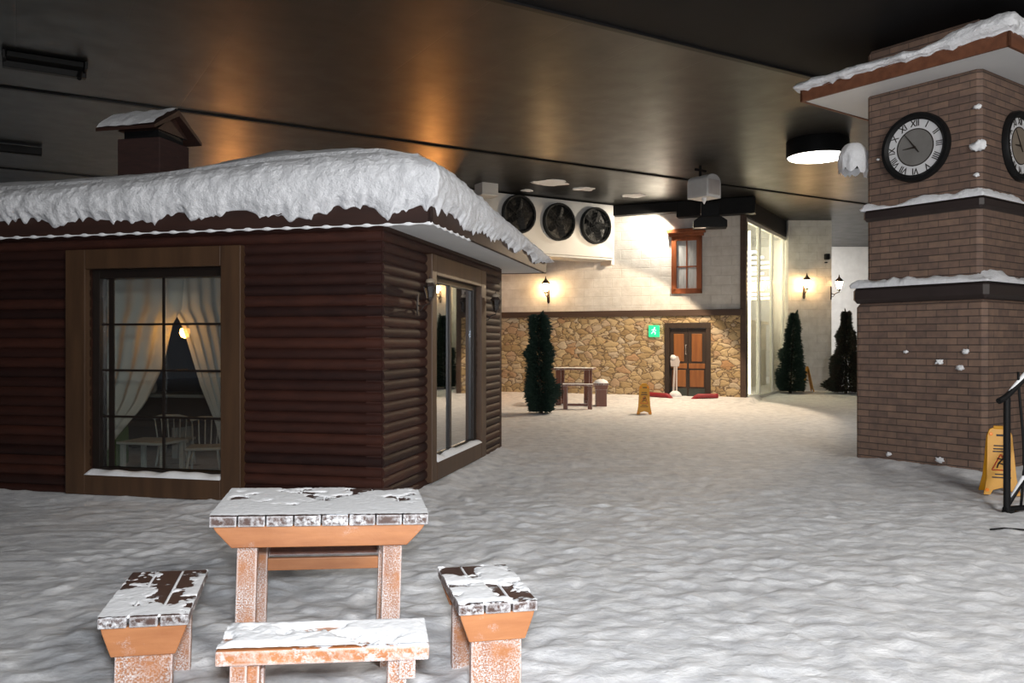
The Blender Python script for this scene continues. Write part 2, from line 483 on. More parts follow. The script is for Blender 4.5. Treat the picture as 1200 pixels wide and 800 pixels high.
# ------------------------------------------------------------------ ground
def ground_z(x, y):
    z = 0.0
    lc = MBW.inverted() @ Vector((x, y, 0))
    if lc.x < .3:
        z += .13 * sstep(-1.6, 0, lc.y)
    lt = MT.inverted() @ Vector((x, y, 0))
    dx = max(-lt.x, lt.x - 1.5, 0); dy = max(-lt.y, lt.y - 1.5, 0)
    z += .07 * (1 - sstep(0, .5, math.hypot(dx, dy)))
    cc = MC.inverted() @ Vector((x, y, 0))
    dx = max(-7 - cc.x, cc.x, 0); dy = max(-cc.y, cc.y - 4.5, 0)
    z += .05 * (1 - sstep(0, .45, math.hypot(dx, dy)))
    if x > 6 and y > 23: z += .08 * sstep(23, 26, y)
    return z
def ground_disp(x, y):
    p = (x, y * 1.5, 0)
    fade = 1 - .6*sstep(8, 16, y)
    w = (x + .12*nz(p, 3, 1), y*1.25 + .12*nz(p, 3, 8), 0)
    a = nz(p, 1.0, 3) * .022 + (abs(nz(w, 3.6, 9)) * .026 + max(0, nz(w, 7.5, 17)) * .020 + nz(w, 15, 5) * .008) * fade
    return a - .015
def axis(parts):
    out = []
    for a, b, st in parts:
        n = max(1, round((b - a) / st))
        out += [a + (b - a) * i / n for i in range(n)]
    out.append(parts[-1][1]); return out
gx = axis([(-26, -8, 1.2), (-8, -3.2, .12), (-3.2, 5.6, .028), (5.6, 11, .15), (11, 30, 1)])
gy = axis([(-14, 2.2, 1.0), (2.2, 8.2, .028), (8.2, 12, .07), (12, 27, .16), (27, 42, 1)])
g = MB()
g.v = [(x, y, ground_z(x, y) + ground_disp(x, y)) for y in gy for x in gx]
nx = len(gx)
g.f = [(j*nx+i, j*nx+i+1, (j+1)*nx+i+1, (j+1)*nx+i) for j in range(len(gy)-1) for i in range(nx-1)]
fl = struct(g.build('floor', M_ground, smooth=True))

# ------------------------------------------------------------------ ceiling with its seams
th = R(31); dv = Vector((math.cos(th), math.sin(th))); nv = Vector((-math.sin(th), math.cos(th)))
M_ceil_dark = plain('matt_black_ceiling', (.010, .010, .011), (.007, .007, .008), 1, rough=.7, spec=.15)
for a_, b_, m_ in ((-24, 8.0, M_ceil_dark), (8.0, 45, M_ceil)):
    Mc_ = Matrix.Translation((0, 0, CEIL)) @ Matrix.Rotation(th, 4, 'Z')
    struct(MB().box(-24, 44, a_, b_, 0, .15).build('ceiling', m_, M=Mc_))
for i, off in enumerate((8.0, 14.55, 21.3, 28.0)):
    s = MB()
    Ms = Matrix.Translation((nv.x*off, nv.y*off, CEIL)) @ Matrix.Rotation(th, 4, 'Z')
    s.box(-24, 26, -.045, .045, -.03, .005)
    struct(s.build('trim_%d' % (i + 1), M_black, M=Ms))

# ------------------------------------------------------------------ back wall (painted block above, rubble stone below)
def bw(px, py): return hit(MBW, px, py, 1, 0)
LEDGE_Z = bw(720, 367).z
wb = struct(MB().box(-26, 0, 0, .35, 0, CEIL).build('wall_back', M_stucco, M=MBW))
door_l, door_r = bw(780, 430).x, bw(833.5, 430).x
door_t = bw(806, 379).z
st = MB()
st.box(-26, door_l, -.07, -.003, 0, LEDGE_Z - .05); st.box(door_r, -.0, -.07, -.003, 0, LEDGE_Z - .05)
st.box(door_l, door_r, -.07, -.003, door_t, LEDGE_Z - .05)
o = st.build('stone_facing', M_stone, parent=wb)
MB().box(-26, .03, -.13, -.003, LEDGE_Z - .10, LEDGE_Z + .07).build('ledge', M_ledge, parent=wb, bevel=.01)
MB().box(-.05, .10, -.10, .3, 0, CEIL).build('corner_post', M_ledge, parent=wb, bevel=.01)

# double door
dw = door_r - door_l
d = struct(MB().box(0, .13, -.13, -.004, 0, door_t).box(dw - .13, dw, -.13, -.004, 0, door_t)
           .box(0, dw, -.14, -.004, door_t - .13, door_t + .02)
           .build('door_1', M_door_dark, M=at(MBW, door_l, 0, 0), bevel=.008))
iw = dw - .26; mid = dw / 2
for k in range(2):
    x0 = .13 + k * iw / 2 + .004; x1 = x0 + iw / 2 - .008
    leaf = MB().box(x0, x1, -.05, -.006, .03, door_t - .14).build('door_leaf', M_door_dark, parent=d, bevel=.004)
    a, b_ = x0 + .10, x1 - .10
    MB().box(a, b_, -.075, -.045, 1.05, door_t - .28).build('upper_panel', M_door_wood, parent=leaf, bevel=.02)
    MB().box(x0 + .02, x1 - .02, -.07, -.045, .86, 1.0).build('middle_rail', M_door_wood, parent=leaf, bevel=.01)
    MB().box(x0 + .05, x1 - .05, -.07, -.045, .36, .82).build('lower_panel', M_door_wood, parent=leaf, bevel=.02)
    MB().box(x0 + .02, x1 - .02, -.065, -.045, .06, .32).build('kick_board', plain('greenish_kick', (.05, .06, .05), (.04, .045, .04)), parent=leaf, bevel=.006)
hd = MB().tube([(mid - .05, -.05, 1.25), (mid - .05, -.11, 1.25), (mid - .05, -.11, 1.5), (mid - .05, -.05, 1.5)], .014, 8)
hd.build('door_handle', M_greywhite, parent=d, smooth=True, angle=50)

# small shuttered window upstairs
wl, wr = bw(787.5, 300).x, bw(823, 300).x
wt, wbm = bw(806, 277).z, bw(806, 344).z
ww, wh = wr - wl, wt - wbm
W = struct(MB().box(0, .14, -.10, -.004, 0, wh).box(ww - .14, ww, -.10, -.004, 0, wh).box(0, ww, -.10, -.004, 0, .14)
           .box(0, ww, -.10, -.004, wh - .12, wh).build('window_1', M_windowwood, M=at(MBW, wl, 0, wbm), bevel=.012))
MB().box(-.12, ww + .10, -.20, -.004, wh + .08, wh + .20).box(-.06, ww + .05, -.15, -.004, wh, wh + .09).build('cornice', M_windowwood, parent=W, bevel=.015)
MB().box(.14, ww - .14, -.03, -.008, .14, wh - .12).build('pane', plain('curtained_pane', (.42, .44, .46), (.62, .64, .66), 5, (6, 1, .6), rough=.2), parent=W)
MB().box(ww/2 - .018, ww/2 + .018, -.045, -.008, .14, wh - .12).box(.14, ww - .14, -.045, -.008, wh * .46, wh * .46 + .035).build('muntin', M_windowwood, parent=W)

# dark beam where the wall meets the ceiling
x0, x1 = bw(716, 245).x, .35
struct(MB().box(x0, x1, -.30, -.02, CEIL - .30, CEIL - .01).box(-1.7, x1, -.34, -.02, CEIL - .45, CEIL - .01).build('trim_5', M_black, M=MBW, bevel=.02))

# ------------------------------------------------------------------ column, recess, glazed front
struct(MB().box(8.66, 10.02, 25.9, 27.6, 0, CEIL).build('wall_column', M_stucco))
struct(MB().box(9.2, 26, 33, 33.3, 0, CEIL).build('wall_recess', M_white))
struct(MB().box(17, 17.3, 4, 33, 0, CEIL).build('wall_right', M_stucco))
GL, GH = 5.6, 4.85
wf = MB()
for x in (0.03, 1.55, 3.1, 4.6, GL): wf.box(x - .045, x + .045, -.05, .05, 0, GH)
for z in (.05, GH): wf.box(0, GL, -.05, .05, z - .05, z + .05)
gf = struct(wf.build('window_2', M_steel, M=MG, bevel=.006))
for k in range(4):
    xs = (0.03, 1.55, 3.1, 4.6, GL)
    MB().box(xs[k] + .045, xs[k+1] - .045, -.008, .008, .1, GH - .05).build('pane', M_glass_hall, parent=gf)
struct(MB().box(0, GL, -.08, .5, GH + .06, CEIL).build('trim_6', M_black, M=MG))
struct(MB().box(-.2, GL + .4, 2.4, 2.6, 0, CEIL - .02).build('wall_interior', M_beige, M=MG))
cb = MB().box(2.1, 5.4, .7, 1.5, 0, 2.15)
tag(cb.box(2.0, 5.45, .62, 1.55, 2.15, 2.25).box(2.1, 5.4, .68, .7, 1.3, 1.38).build('counter_block', M_beige, M=MG, bevel=.02),
    'tall beige counter behind the bright glazed front', 'counter')
tpos = [(.35, 4.55), (1.0, 4.3), (1.75, 4.45), (2.4, 4.2), (2.4, 3.7), (3.1, 4.3), (3.1, 3.75), (3.1, 3.25), (3.8, 4.2), (3.8, 3.7), (3.8, 3.2), (4.5, 4.1), (4.5, 3.6), (4.5, 3.1), (5.1, 4.0), (5.1, 3.5), (5.1, 3.0)]
t0 = None  # glowing tubes added in place of lights mirrored by the glazed panel
for i, (x, z) in enumerate(tpos):
    if t0 is None:
        t0 = MB().tube([(0, -.95, 0), (0, .95, 0)], .035, 8).build('reflection_tube', M_reflection, smooth=True, angle=50)
        tag(t0, 'white glowing tube standing in for lights reflected in the glazed front', 'light', 'reflected-light tubes behind the glazed front')
        o = t0
    else:
        o = t0.copy(); COL.objects.link(o)
    o.matrix_world = at(MG, x, 1.35, z)

for x in (.16, 1.42):  # upright tubes added where the glazing carries bright reflected lines
    o = MB().tube([(0, 0, 0), (0, 0, 4.6)], .035, 8).build('reflection_tube', M_reflection, smooth=True, angle=50, M=at(MG, x, .22, .12))
    tag(o, 'tall glowing tube added for the bright reflected line at the %s glazed front' % ('left edge of the' if x < 1 else 'second post of the'), 'light')

# ------------------------------------------------------------------ evaporator unit with three fans under the ceiling
pA = P(579, 226, 20.9); pB = P(719, 240, 22.9)
ang = math.degrees(math.atan2(pB.y - pA.y, pB.x - pA.x)); UL = (pB - pA).xy.length
ME = frame(pA.x, pA.y, ang)
ev = thing('cooling_unit', 'long white cooling unit with three black fans under the ceiling', 'cooling unit', M=ME @ Matrix.Translation((0, 0, 3.9)))
ex0 = -1.0
MB().box(ex0, UL, 0, .75, 0, CEIL - 3.9 - .03).box(ex0 + .02, UL - .02, .02, .7, -.06, 0).build('casing', M_fanwhite, parent=ev, bevel=.02)
MB().box(UL, UL + .12, .1, .6, -.18, CEIL - 3.93).build('end_cover', M_fanwhite, parent=ev, bevel=.02)
for px in (607.5, 654.5, 697.5):
    q = hit(ME, px, 258, 1, -.02); q.z = hit(ME, px, {607.5: 251, 654.5: 260, 697.5: 264.5}[px], 1, -.02).z - 3.9
    Mf = Matrix.Translation((q.x, 0, q.z)) @ Matrix.Rotation(R(90), 4, 'X')
    r0 = .50
    MB().lathe([(r0 - .04, .0), (r0 - .04, .004)], 32, Mf).build('fan_shroud', M_black, parent=ev)
    fan = MB().lathe([(r0 - .05, -.02), (r0, 0), (r0, .10), (r0 - .03, .12), (r0 - .06, .10), (r0 - .06, .02)], 32, Mf, True).build('fan', M_fan, parent=ev, smooth=True, angle=40)
    gr = MB()
    for rr in (.12, .2, .28, .36):
        gr.tube([(rr*math.cos(2*PI*k/24), rr*math.sin(2*PI*k/24), .11) for k in range(25)], .006, 5, Mf)
    for k in range(8):
        a = PI*k/8; gr.tube([(-.45*math.cos(a), -.45*math.sin(a), .112), (.45*math.cos(a), .45*math.sin(a), .112)], .006, 5, Mf)
    gr.build('grille', M_fan, parent=fan)
    bl = MB()
    for k in range(5):
        Mb = Mf @ Matrix.Rotation(2*PI*k/5, 4, 'Z') @ Matrix.Translation((.24, 0, .05)) @ Matrix.Rotation(R(28), 4, 'X')
        bl.box(-.15, .16, -.085, .085, -.006, .006, Mb)
    bl.lathe([(.09, 0), (.1, .07), (.06, .09)], 16, Mf)
    bl.build('fan_blades', M_black, parent=fan)

# ------------------------------------------------------------------ wall lanterns
def lantern(M, s, lit, label, snow=False, group=None):
    t = thing('wall_lantern', label, 'lamp', M=M, group=group)
    S = Matrix.Scale(s, 4)
    MB().prism([(-.045, -.30), (-.02, -.36), (.02, -.36), (.045, -.30), (.045, .05), (.02, .11), (-.02, .11), (-.045, .05)], -.03, 0, S).build('back_plate', M_iron, parent=t, bevel=.004)
    MB().tube([(0, -.02, -.14), (0, -.12, -.17), (0, -.22, -.12), (0, -.30, -.10), (0, -.30, -.02)], .016, 8, S).tube([(0, -.02, -.26), (0, -.09, -.25), (0, -.15, -.17)], .011, 8, S).build('bracket', M_iron, parent=t, smooth=True, angle=60)
    Mh = S @ Matrix.Translation((0, -.30, 0))
    hd_ = MB().lathe([(.02, -.05), (.06, -.02), (.07, 0), (.075, .015)], 6, Mh)
    hd_.lathe([(.15, .27), (.155, .285), (.09, .36), (.035, .41), (.03, .44), (.012, .47), (.02, .49), (.003, .52)], 6, Mh)
    for k in range(6):
        a = 2*PI*k/6
        hd_.tube([(.072*math.cos(a), .072*math.sin(a), .01), (.14*math.cos(a), .14*math.sin(a), .275)], .008, 5, Mh)
    lh = hd_.build('lantern_head', M_iron, parent=t)
    MB().lathe([(.062, .015), (.125, .265)], 6, Mh).build('glass_shade', lit or M_lampclear, parent=lh)
    if snow:
        MB().blob((0, 0, .38), .10, .10, .07, .25, 3, 14, Mh).build('frost_cap', plain('dull_tan_frost', (.30, .25, .19), (.22, .17, .12), 12, rough=.9), parent=t, smooth=True)
    return t
LW = M_lampglass
q = bw(643, 340)
lantern(at(MBW, q.x, 0, 3.02, 0), .88, LW, 'lit coach lantern on the white wall above the stone facing')
for px in (512, 275):
    q = bw(px, 340)
    lantern(at(MBW, q.x, 0, 3.05), .88, M_lampamber, 'lit coach lantern on the back wall hidden behind the cabin', group='lanterns behind the cabin')
pl = P(942, 338, 25.9)
lantern(Matrix.Translation((pl.x, 25.9, pl.z)), .9, LW, 'lit lantern on the front of the white column')
pl = P(972, 340, 26.3)
lantern(Matrix.Translation((9.98, 25.88, pl.z)) @ Matrix.Rotation(R(90), 4, 'Z'), .9, LW, 'lit lantern on a long arm at the right side of the white column')
q = hit(MC, 491, 348, 0, .05); lantern(at(MC, .03, q.y, q.z - .02, 90), .46, None, 'dark unlit frost-capped lantern left of the cabin side window', True)
q = hit(MC, 570, 362, 0, .05); lantern(at(MC, .03, q.y, q.z - .02, 90), .50, None, 'dark unlit frost-capped lantern right of the cabin side window', True)

# ------------------------------------------------------------------ exit sign
q = bw(767.5, 388)
e = thing('exit_sign', 'small glowing green exit sign on the stone wall', 'sign', M=at(MBW, q.x, -.075, q.z))
MB().box(-.15, .15, -.06, 0, -.16, .16).build('sign_box', M_exit, parent=e, bevel=.01)
fg = MB().lathe([(.001, 0), (.022, .004), (.022, .006), (.001, .008)], 12, Matrix.Translation((.02, -.062, .09)) @ Matrix.Rotation(R(90), 4, 'X'))
for a, b_ in (((.0, .06), (-.02, -.01)), ((-.02, -.01), (-.07, -.07)), ((-.02, -.01), (.04, -.03)), ((.04, -.03), (.03, -.09)), ((.0, .05), (-.06, .03)), ((.0, .05), (.06, .02))):
    fg.tube([(a[0], -.064, a[1]), (b_[0], -.064, b_[1])], .012, 6)
fg.build('running_figure', M_exitlight, parent=e)

# ------------------------------------------------------------------ LOG CABIN
WT = 2.636; CL = -6.6; CD = 4.45
cabin = thing('log_cabin', 'dark red-brown log cabin with thick snow on its roof', 'cabin', M=MC)
def logs(mb, a0, a1, z0, z1, side):                # half-round courses 0.1 m high
    n = max(2, round((z1 - z0) / .0125))
    prof = []
    for i in range(n + 1):
        z = z0 + (z1 - z0) * i / n
        ph = (z / .1) % 1.0
        prof.append((.034 * math.sqrt(max(0, 1 - (2*ph - 1)**2)) - .014, z))
    prof2 = [(-.16, z1), (-.16, z0)]
    poly = prof + prof2
    m = len(poly)
    vs = []
    for a in (a0, a1):
        for off, z in poly:
            vs.append((a, -off, z) if side == 'f' else (off, a, z))
    fs = [tuple(range(m)), tuple(range(2*m - 1, m - 1, -1))] + [(i, i + m, (i+1) % m + m, (i+1) % m) for i in range(m)]
    mb.add(vs, fs)
def cf(px, py): return hit(MC, px, py, 1, -.03)
def cs(px, py): return hit(MC, px, py, 0, .03)
fx0, fx1 = cf(81, 430).x, cf(285.5, 430).x
fz1 = (cf(81, 294).z + cf(285.5, 287.3).z) / 2; fz0 = max(.03, (cf(81, 578).z + cf(285.5, 586).z) / 2)
hx0, hx1 = cf(104, 430).x, cf(262, 430).x
hz1 = (cf(103, 316).z + cf(262, 311.5).z) / 2; hz0 = (cf(103, 555).z + cf(263, 560).z) / 2
b = MB()
logs(b, CL, hx0, -.05, WT, 'f'); logs(b, hx1, 0, -.05, WT, 'f'); logs(b, hx0, hx1, -.05, hz0, 'f'); logs(b, hx0, hx1, hz1, WT, 'f')
b.build('front_wall', M_log, parent=cabin, smooth=True, angle=50)
sy0, sy1 = cs(502, 430).y, cs(566, 430).y
sz1 = (cs(502.7, 297.3).z + cs(566.7, 318).z) / 2; sz0 = max(.03, (cs(501, 568.7).z + cs(563, 533).z) / 2)
gy0, gy1 = cs(507.5, 430).y, cs(560.5, 430).y
gz1 = (cs(509, 322).z + cs(561, 337).z) / 2; gz0 = (cs(507, 541).z + cs(562, 517).z) / 2
b = MB()
logs(b, 0.0, gy0, -.05, WT, 's'); logs(b, gy1, CD, -.05, WT, 's'); logs(b, gy0, gy1, -.05, gz0, 's'); logs(b, gy0, gy1, gz1, WT, 's')
b.build('side_wall', M_log, parent=cabin, smooth=True, angle=50)
MB().box(CL, 0, CD, CD + .15, -.05, WT).box(CL - .15, CL, 0, CD + .15, -.05, WT).build('rear_wall', M_log, parent=cabin)
il = MB().box(CL, -.17, CD - .03, CD - .001, 0, WT).box(CL + .001, CL + .03, .17, CD, 0, WT)
il.build('interior_lining', M_interior, parent=cabin)
MB().box(CL, -.16, .16, CD, -.02, .03).build('interior_floor', M_interior, parent=cabin)
RX0, RX1, RY0, RY1 = CL - .5, .52, -.13, CD + .95
MB().box(RX0 + .03, RX1 - .03, RY0 + .03, RY1 - .03, WT, WT + .06).build('soffit', M_soffit, parent=cabin)
fa = MB().box(RX0, RX1, RY0, RY0 + .04, WT - .01, WT + .22).box(RX0, RX1, RY1 - .04, RY1, WT - .01, WT + .22)
fa.box(RX0, RX0 + .04, RY0, RY1, WT - .01, WT + .22).box(RX1 - .04, RX1, RY0, RY1, WT - .01, WT + .22)
fa.build('fascia', M_fascia, parent=cabin, bevel=.006)
# scalloped rim of frost under the front and right fascia
def rim_pts(a, b_, n): return [a + (b_ - a)*k/n for k in range(n + 1)]
xs_ = rim_pts(RX0 + .1, RX1 - .02, 500); ys_ = rim_pts(RY0 + .02, RY0 + 1.3, 100)
pts_ = [(x, RY0 + .012, WT - .012) for x in xs_] + [(RX1 - .012, y, WT - .012) for y in ys_]
dist = 0; rr_ = []
for k, p in enumerate(pts_):
    if k: dist += (Vector(p) - Vector(pts_[k-1])).length
    rr_.append(.007 + .012*abs(math.sin(dist*PI/.20))**3)
sf = MB().tube(pts_, rr_, 8)
sf.build('frost_rim', M_snow2, parent=cabin, smooth=True)

def roof_snow(x0, x1, y0, y1, zlow_fn, lip_fn, slope, maxin, seed, zb, bul=1.0, step=.022, clump=1.0, rough=1.0):
    per = []
    Lx, Ly = x1 - x0, y1 - y0
    nxs, nys = max(4, int(Lx/step)), max(4, int(Ly/step))
    for e_, n in ((0, nxs), (1, nys), (2, nxs // 3), (3, nys // 3)):
        per += [(e_, i / n) for i in range(n)]
    def pos(e_, t, ins):
        ax, bx, ay, by = x0 + ins, x1 - ins, y0 + ins, y1 - ins
        if e_ == 0: return (ax + (bx-ax)*t, ay)
        if e_ == 1: return (bx, ay + (by-ay)*t)
        if e_ == 2: return (bx + (ax-bx)*t, by)
        return (ax, by + (ay-by)*t)
    prof = [(.05, 0, .03), (-.004, 0, 0), (-.03, .06, .01), (-.065, .18, 0), (-.085, .35, 0), (-.09, .52, 0), (-.07, .68, 0), (-.03, .81, 0), (.03, .91, 0), (.10, .97, 0), (.18, 1, .01)]
    ins = .2
    pr2 = []
    for (i0, k0, a0), (i1, k1, a1) in zip(prof, prof[1:]):
        m_ = 4 if k1 > k0 else 1
        pr2 += [(i0 + (i1-i0)*q/m_, k0 + (k1-k0)*q/m_, a0 + (a1-a0)*q/m_) for q in range(m_)]
    prof = pr2 + [prof[-1]]
    rows = [(i_ * bul if i_ < 0 else i_, k, a) for i_, k, a in prof]
    while ins < maxin:
        rows.append((ins, 1, .03 + slope * (ins - .13))); ins *= 1.16
    rows.append((maxin, 1, .03 + slope * (maxin - .13)))
    vs = []
    for (i_, k, a) in rows:
        for e_, t in per:
            bx_, by_ = pos(e_, t, 0)
            lo, hi = zlow_fn(bx_, by_), lip_fn(bx_, by_)
            w = 0 if k == 0 else 1
            hz = k * (hi - lo)
            nn = nz((bx_, by_, hz), 5, seed) * .03 + nz((bx_, by_, hz), 11, seed) * .022 + nz((bx_, by_, hz), 24, seed) * .014
            nn *= rough
            xx, yy = pos(e_, t, i_ - nn * w * (1 if i_ < .1 else 0))
            z = zb + (hi - zb) * k + (lo - zb) * (1 - sstep(0, .5, k)) + a
            if i_ >= .1: z += (nz((xx, yy, 0), 1.2, seed) * .06 + nz((xx, yy, 0), 6, seed) * .02) * min(1, i_ * 2) * rough
            elif k > .8: z += nn * .5
            vs.append((xx, yy, z))
    n = len(per); fs = []
    for r_ in range(len(rows) - 1):
        for i in range(n):
            a, b_ = r_*n + i, r_*n + (i+1) % n
            fs.append((a, b_, b_ + n, a + n))
    mb = MB(); mb.add(vs, fs)
    fs2 = tuple((len(rows)-1)*n + i for i in range(n))
    mb.f.append(fs2)
    return mb
def drip(x, y, base, amp):
    a = nz((x, y, 0), 2.3, 1) ; b_ = nz((x, y, 0), 7.5, 4); c_ = nz((x, y, 0), 17, 8)
    return base - amp * (max(0, a) * .9 + max(0, b_) * 1.0 + max(0, c_ - .1) * .8) + amp * .5 * max(0, -a)
def cab_low(x, y): return drip(x, y, WT + .155, .12)
def cab_lip(x, y):
    if y < .3:                                     # front edge: a heavier drift towards the right corner
        return 3.13 + .15 * sstep(-3.4, -.3, x) + .03 * sstep(-5.5, -2.5, x) - .06*sstep(.1, .5, x)
    t = y
    pts = [(.3, 3.27), (1, 3.22), (2, 3.14), (3.0, 3.08), (4.2, 2.97), (5.4, 2.86)]
    if x < -3: return 3.1
    for (a, za), (b_, zb) in zip(pts, pts[1:]):
        if t <= b_: return za + (zb - za) * max(0, (t - a)) / (b_ - a)
    return 2.88
roof_snow(RX0, RX1, RY0, RY1, cab_low, cab_lip, .265, 2.6, 2.0, WT + .13, 1.15, rough=.6).build('snow_cover', M_snow, parent=cabin, smooth=True)

# windows of the cabin
def casing(mb, a0, a1, z0, z1, i0, i1, j0, j1, side, d0, d1):
    bx = (lambda p0, p1, q0, q1: mb.box(p0, p1, -d1, -d0, q0, q1)) if side == 'f' else (lambda p0, p1, q0, q1: mb.box(d0, d1, p0, p1, q0, q1))
    bx(a0, i0, z0, z1); bx(i1, a1, z0, z1); bx(i0, i1, j1, z1); bx(i0, i1, z0, j0)
fw = MB(); casing(fw, fx0, fx1, fz0, fz1, hx0, hx1, hz0, hz1, 'f', -.02, .085)
fw = fw.build('front_window', M_frame, parent=cabin, bevel=.008)
sx0, sx1, szz0, szz1 = cf(112.5, 430).x, cf(257.5, 430).x, hz0 + .055, hz1 - .09
s_ = MB(); casing(s_, hx0, hx1, hz0, hz1, sx0, sx1, szz0, szz1, 'f', -.13, -.02)
s_.build('sash', M_sash, parent=fw, bevel=.004)
MB().box(sx0, sx1, .07, .078, szz0, szz1).build('pane', M_glass, parent=fw)
mu = MB(); sw, sh = sx1 - sx0, szz1 - szz0
vx = cf(185, 430).x; mx = cf(123.5, 430).x
mu.box(vx - .012, vx + .012, .055, .069, szz0, szz1); mu.box(mx - .03, mx + .03, .055, .069, szz0, szz1)
for py in (379.5, 434.5, 490):
    z = cf(185, py).z; mu.box(sx0, sx1, .055, .069, z - .011, z + .011)
mu.build('muntin', M_sash, parent=fw)
def ridge(u, v, x0, x1, y0, y1, z, h, seed):
    x = x0 + (x1 - x0)*u; y = y0 + (y1 - y0)*v
    return (x, y, z + h * (math.sin(PI*v)**.5 if 0 < v < 1 else 0) * (.75 + .5*nz((x, y, 0), 5, seed)) * (1 if .01 < u < .99 else .3))
MB().grid(lambda u, v: ridge(u, v, hx0, hx1, -.10, .06, hz0 - .005, .06, 3), 60, 9).build('sill_snow', M_snow2, parent=fw, smooth=True)
sw_ = MB(); casing(sw_, sy0, sy1, sz0, sz1, gy0, gy1, gz0, gz1, 's', -.02, .075)
sw_ = sw_.build('side_window', M_frame, parent=cabin, bevel=.008)
s_ = MB(); casing(s_, gy0, gy1, gz0, gz1, gy0 + .02, gy1 - .12, gz0 + .05, gz1 - .06, 's', -.07, .0)
ym = cs(532, 430).y
s_.box(-.06, -.01, ym - .035, ym + .035, gz0, gz1)
s_.build('sash', M_sash, parent=sw_, bevel=.004)
MB().box(-.045, -.035, gy0 + .02, gy1 - .12, gz0 + .05, gz1 - .06).build('pane', M_glass_side, parent=sw_)
MB().grid(lambda u, v: (lambda p: (p[1], p[0], p[2]))(ridge(u, v, gy0, gy1, -.05, .085, gz0 - .005, .07, 6)), 50, 9).build('sill_snow', M_snow2, parent=sw_, smooth=True)

# chimney
pc = MC.inverted() @ P(187, 196, 9.35)
chx, chy = pc.x, pc.y
chz = 3.25; cht = hit(MC, 187, 160, 1, chy).z
ch = MB().box(chx - .55, chx, chy, chy + .55, chz, cht).build('chimney', M_brick and plain('chimney_red_brown', (.040, .0155, .012), (.027, .011, .009), 7, (1, 1, 5), rough=.8, bmp=.3), parent=cabin, bevel=.008)
MB().box(chx - .5, chx - .05, chy + .05, chy + .5, cht, cht + .14).build('chimney_neck', M_black, parent=ch)
ridge_z = hit(MC, 205, 127, 1, chy + .2).z; eave_z = hit(MC, 170, 148.5, 1, chy - .1).z
cap = MB()
A = [(chy - .17, eave_z), (chy + .275, ridge_z), (chy + .72, eave_z - .0), (chy + .72, eave_z - .035), (chy + .275, ridge_z - .07), (chy - .17, eave_z - .035)]
def prism_x(mb, poly, x0, x1):
    n = len(poly)
    mb.add([(x0, y, z) for y, z in poly] + [(x1, y, z) for y, z in poly],
           [tuple(range(n)), tuple(range(2*n-1, n-1, -1))] + [(i, i+n, (i+1) % n + n, (i+1) % n) for i in range(n)])
prism_x(cap, A, chx - .70, chx + .06)
prism_x(cap, [(chy, eave_z), (chy + .55, eave_z), (chy + .275, ridge_z - .06)], chx - .55, chx - .02)
cap.build('chimney_cap', M_fascia, parent=ch)
MB().grid(lambda u, v: (chx - .69 + .74*u, chy - .17 + .445*v, eave_z + (ridge_z - eave_z)*v + .015 + .035*math.sin(PI*min(1, max(0, v)))**.5 + .02*nz((u*3, v*3, 0), 2, 5)), 24, 12).build('cap_snow', M_snow, parent=ch, smooth=True)

# cabin interior: curtains, lamp, furniture
def curtain(xo, xi_fn, z0, z1, y, name_label):
    def fn(u, v):
        z = z1 + (z0 - z1)*v
        xi = xi_fn(v); x = xo + (xi - xo)*u
        return (x, y + .035*math.sin(u*34 + v*2) * (.35 + .65*v), z)
    o = MB().grid(fn, 90, 26).build('lace_curtain', M_lace, smooth=True, M=MC)
    return tag(o, name_label, 'curtain', None)
czt, czb = szz1 + .1, szz0 + .02
def at_x(px): return hit(MC, px, 430, 1, .42).x
def lerp_tab(tab, v):
    for (a, xa), (b_, xb) in zip(tab, tab[1:]):
        if v <= b_: return xa + (xb - xa)*(v - a)/(b_ - a)
    return tab[-1][1]
tl = [(0, at_x(216)), (.2, at_x(213)), (.27, at_x(203)), (.5, at_x(192)), (.7, at_x(172)), (.88, at_x(138)), (1, at_x(118))]
tr = [(0, at_x(196)), (.2, at_x(199)), (.27, at_x(209)), (.40, at_x(219)), (.6, at_x(233)), (.8, at_x(252)), (1, at_x(262))]
curtain(at_x(100), lambda v: lerp_tab(tl, v), czb, czt, .42, 'white lace curtain swept to the left inside the front window')
curtain(at_x(275), lambda v: lerp_tab(tr, v), czb, czt, .46, 'white lace curtain swept to the right inside the front window')
q = hit(MC, 214, 390, 1, .62)
la = thing('hanging_lamp', 'glowing amber lamp behind the cabin curtains', 'lamp', M=at(MC, q.x, .66, q.z))
MB().lathe([(.03, .06), (.05, .03), (.055, 0), (.04, -.04), (.01, -.055)], 16).build('bulb_globe', M_cabinlamp, parent=la, smooth=True)
MB().tube([(0, 0, .06), (0, 0, WT - q.z)], .008, 6).lathe([(.05, .05), (.03, .085), (.01, .09)], 14).build('lamp_cord', M_iron, parent=la)
def put(px, y): return hit(MC, px, 500, 1, y).x
def spindle_chair(M, label):
    t = thing('spindle_chair', label, 'chair', M=M)
    MB().box(-.2, .2, -.19, .19, .30, .335).build('seat', M_chair, parent=t, bevel=.012)
    for sx in (-1, 1):
        for sy in (-1, 1):
            MB().tube([(sx*.15, sy*.14, .30), (sx*.19, sy*.18, 0)], [.018, .013], 8).build('leg', M_chair, parent=t, smooth=True, angle=60)
    bk = MB()
    for k in range(6):
        x = -.17 + .068*k; bk.tube([(x*.95, .17, .33), (x*1.1, .22, .62)], .008, 6)
    bk.tube([(-.2, .215, .61), (-.1, .23, .64), (.1, .23, .64), (.2, .215, .61)], .018, 8)
    bk.build('backrest', M_chair, parent=t, smooth=True, angle=60)
spindle_chair(at(MC, put(238, 1.3), 1.35, .03, 25), 'white spindle-back chair at right inside the cabin window')
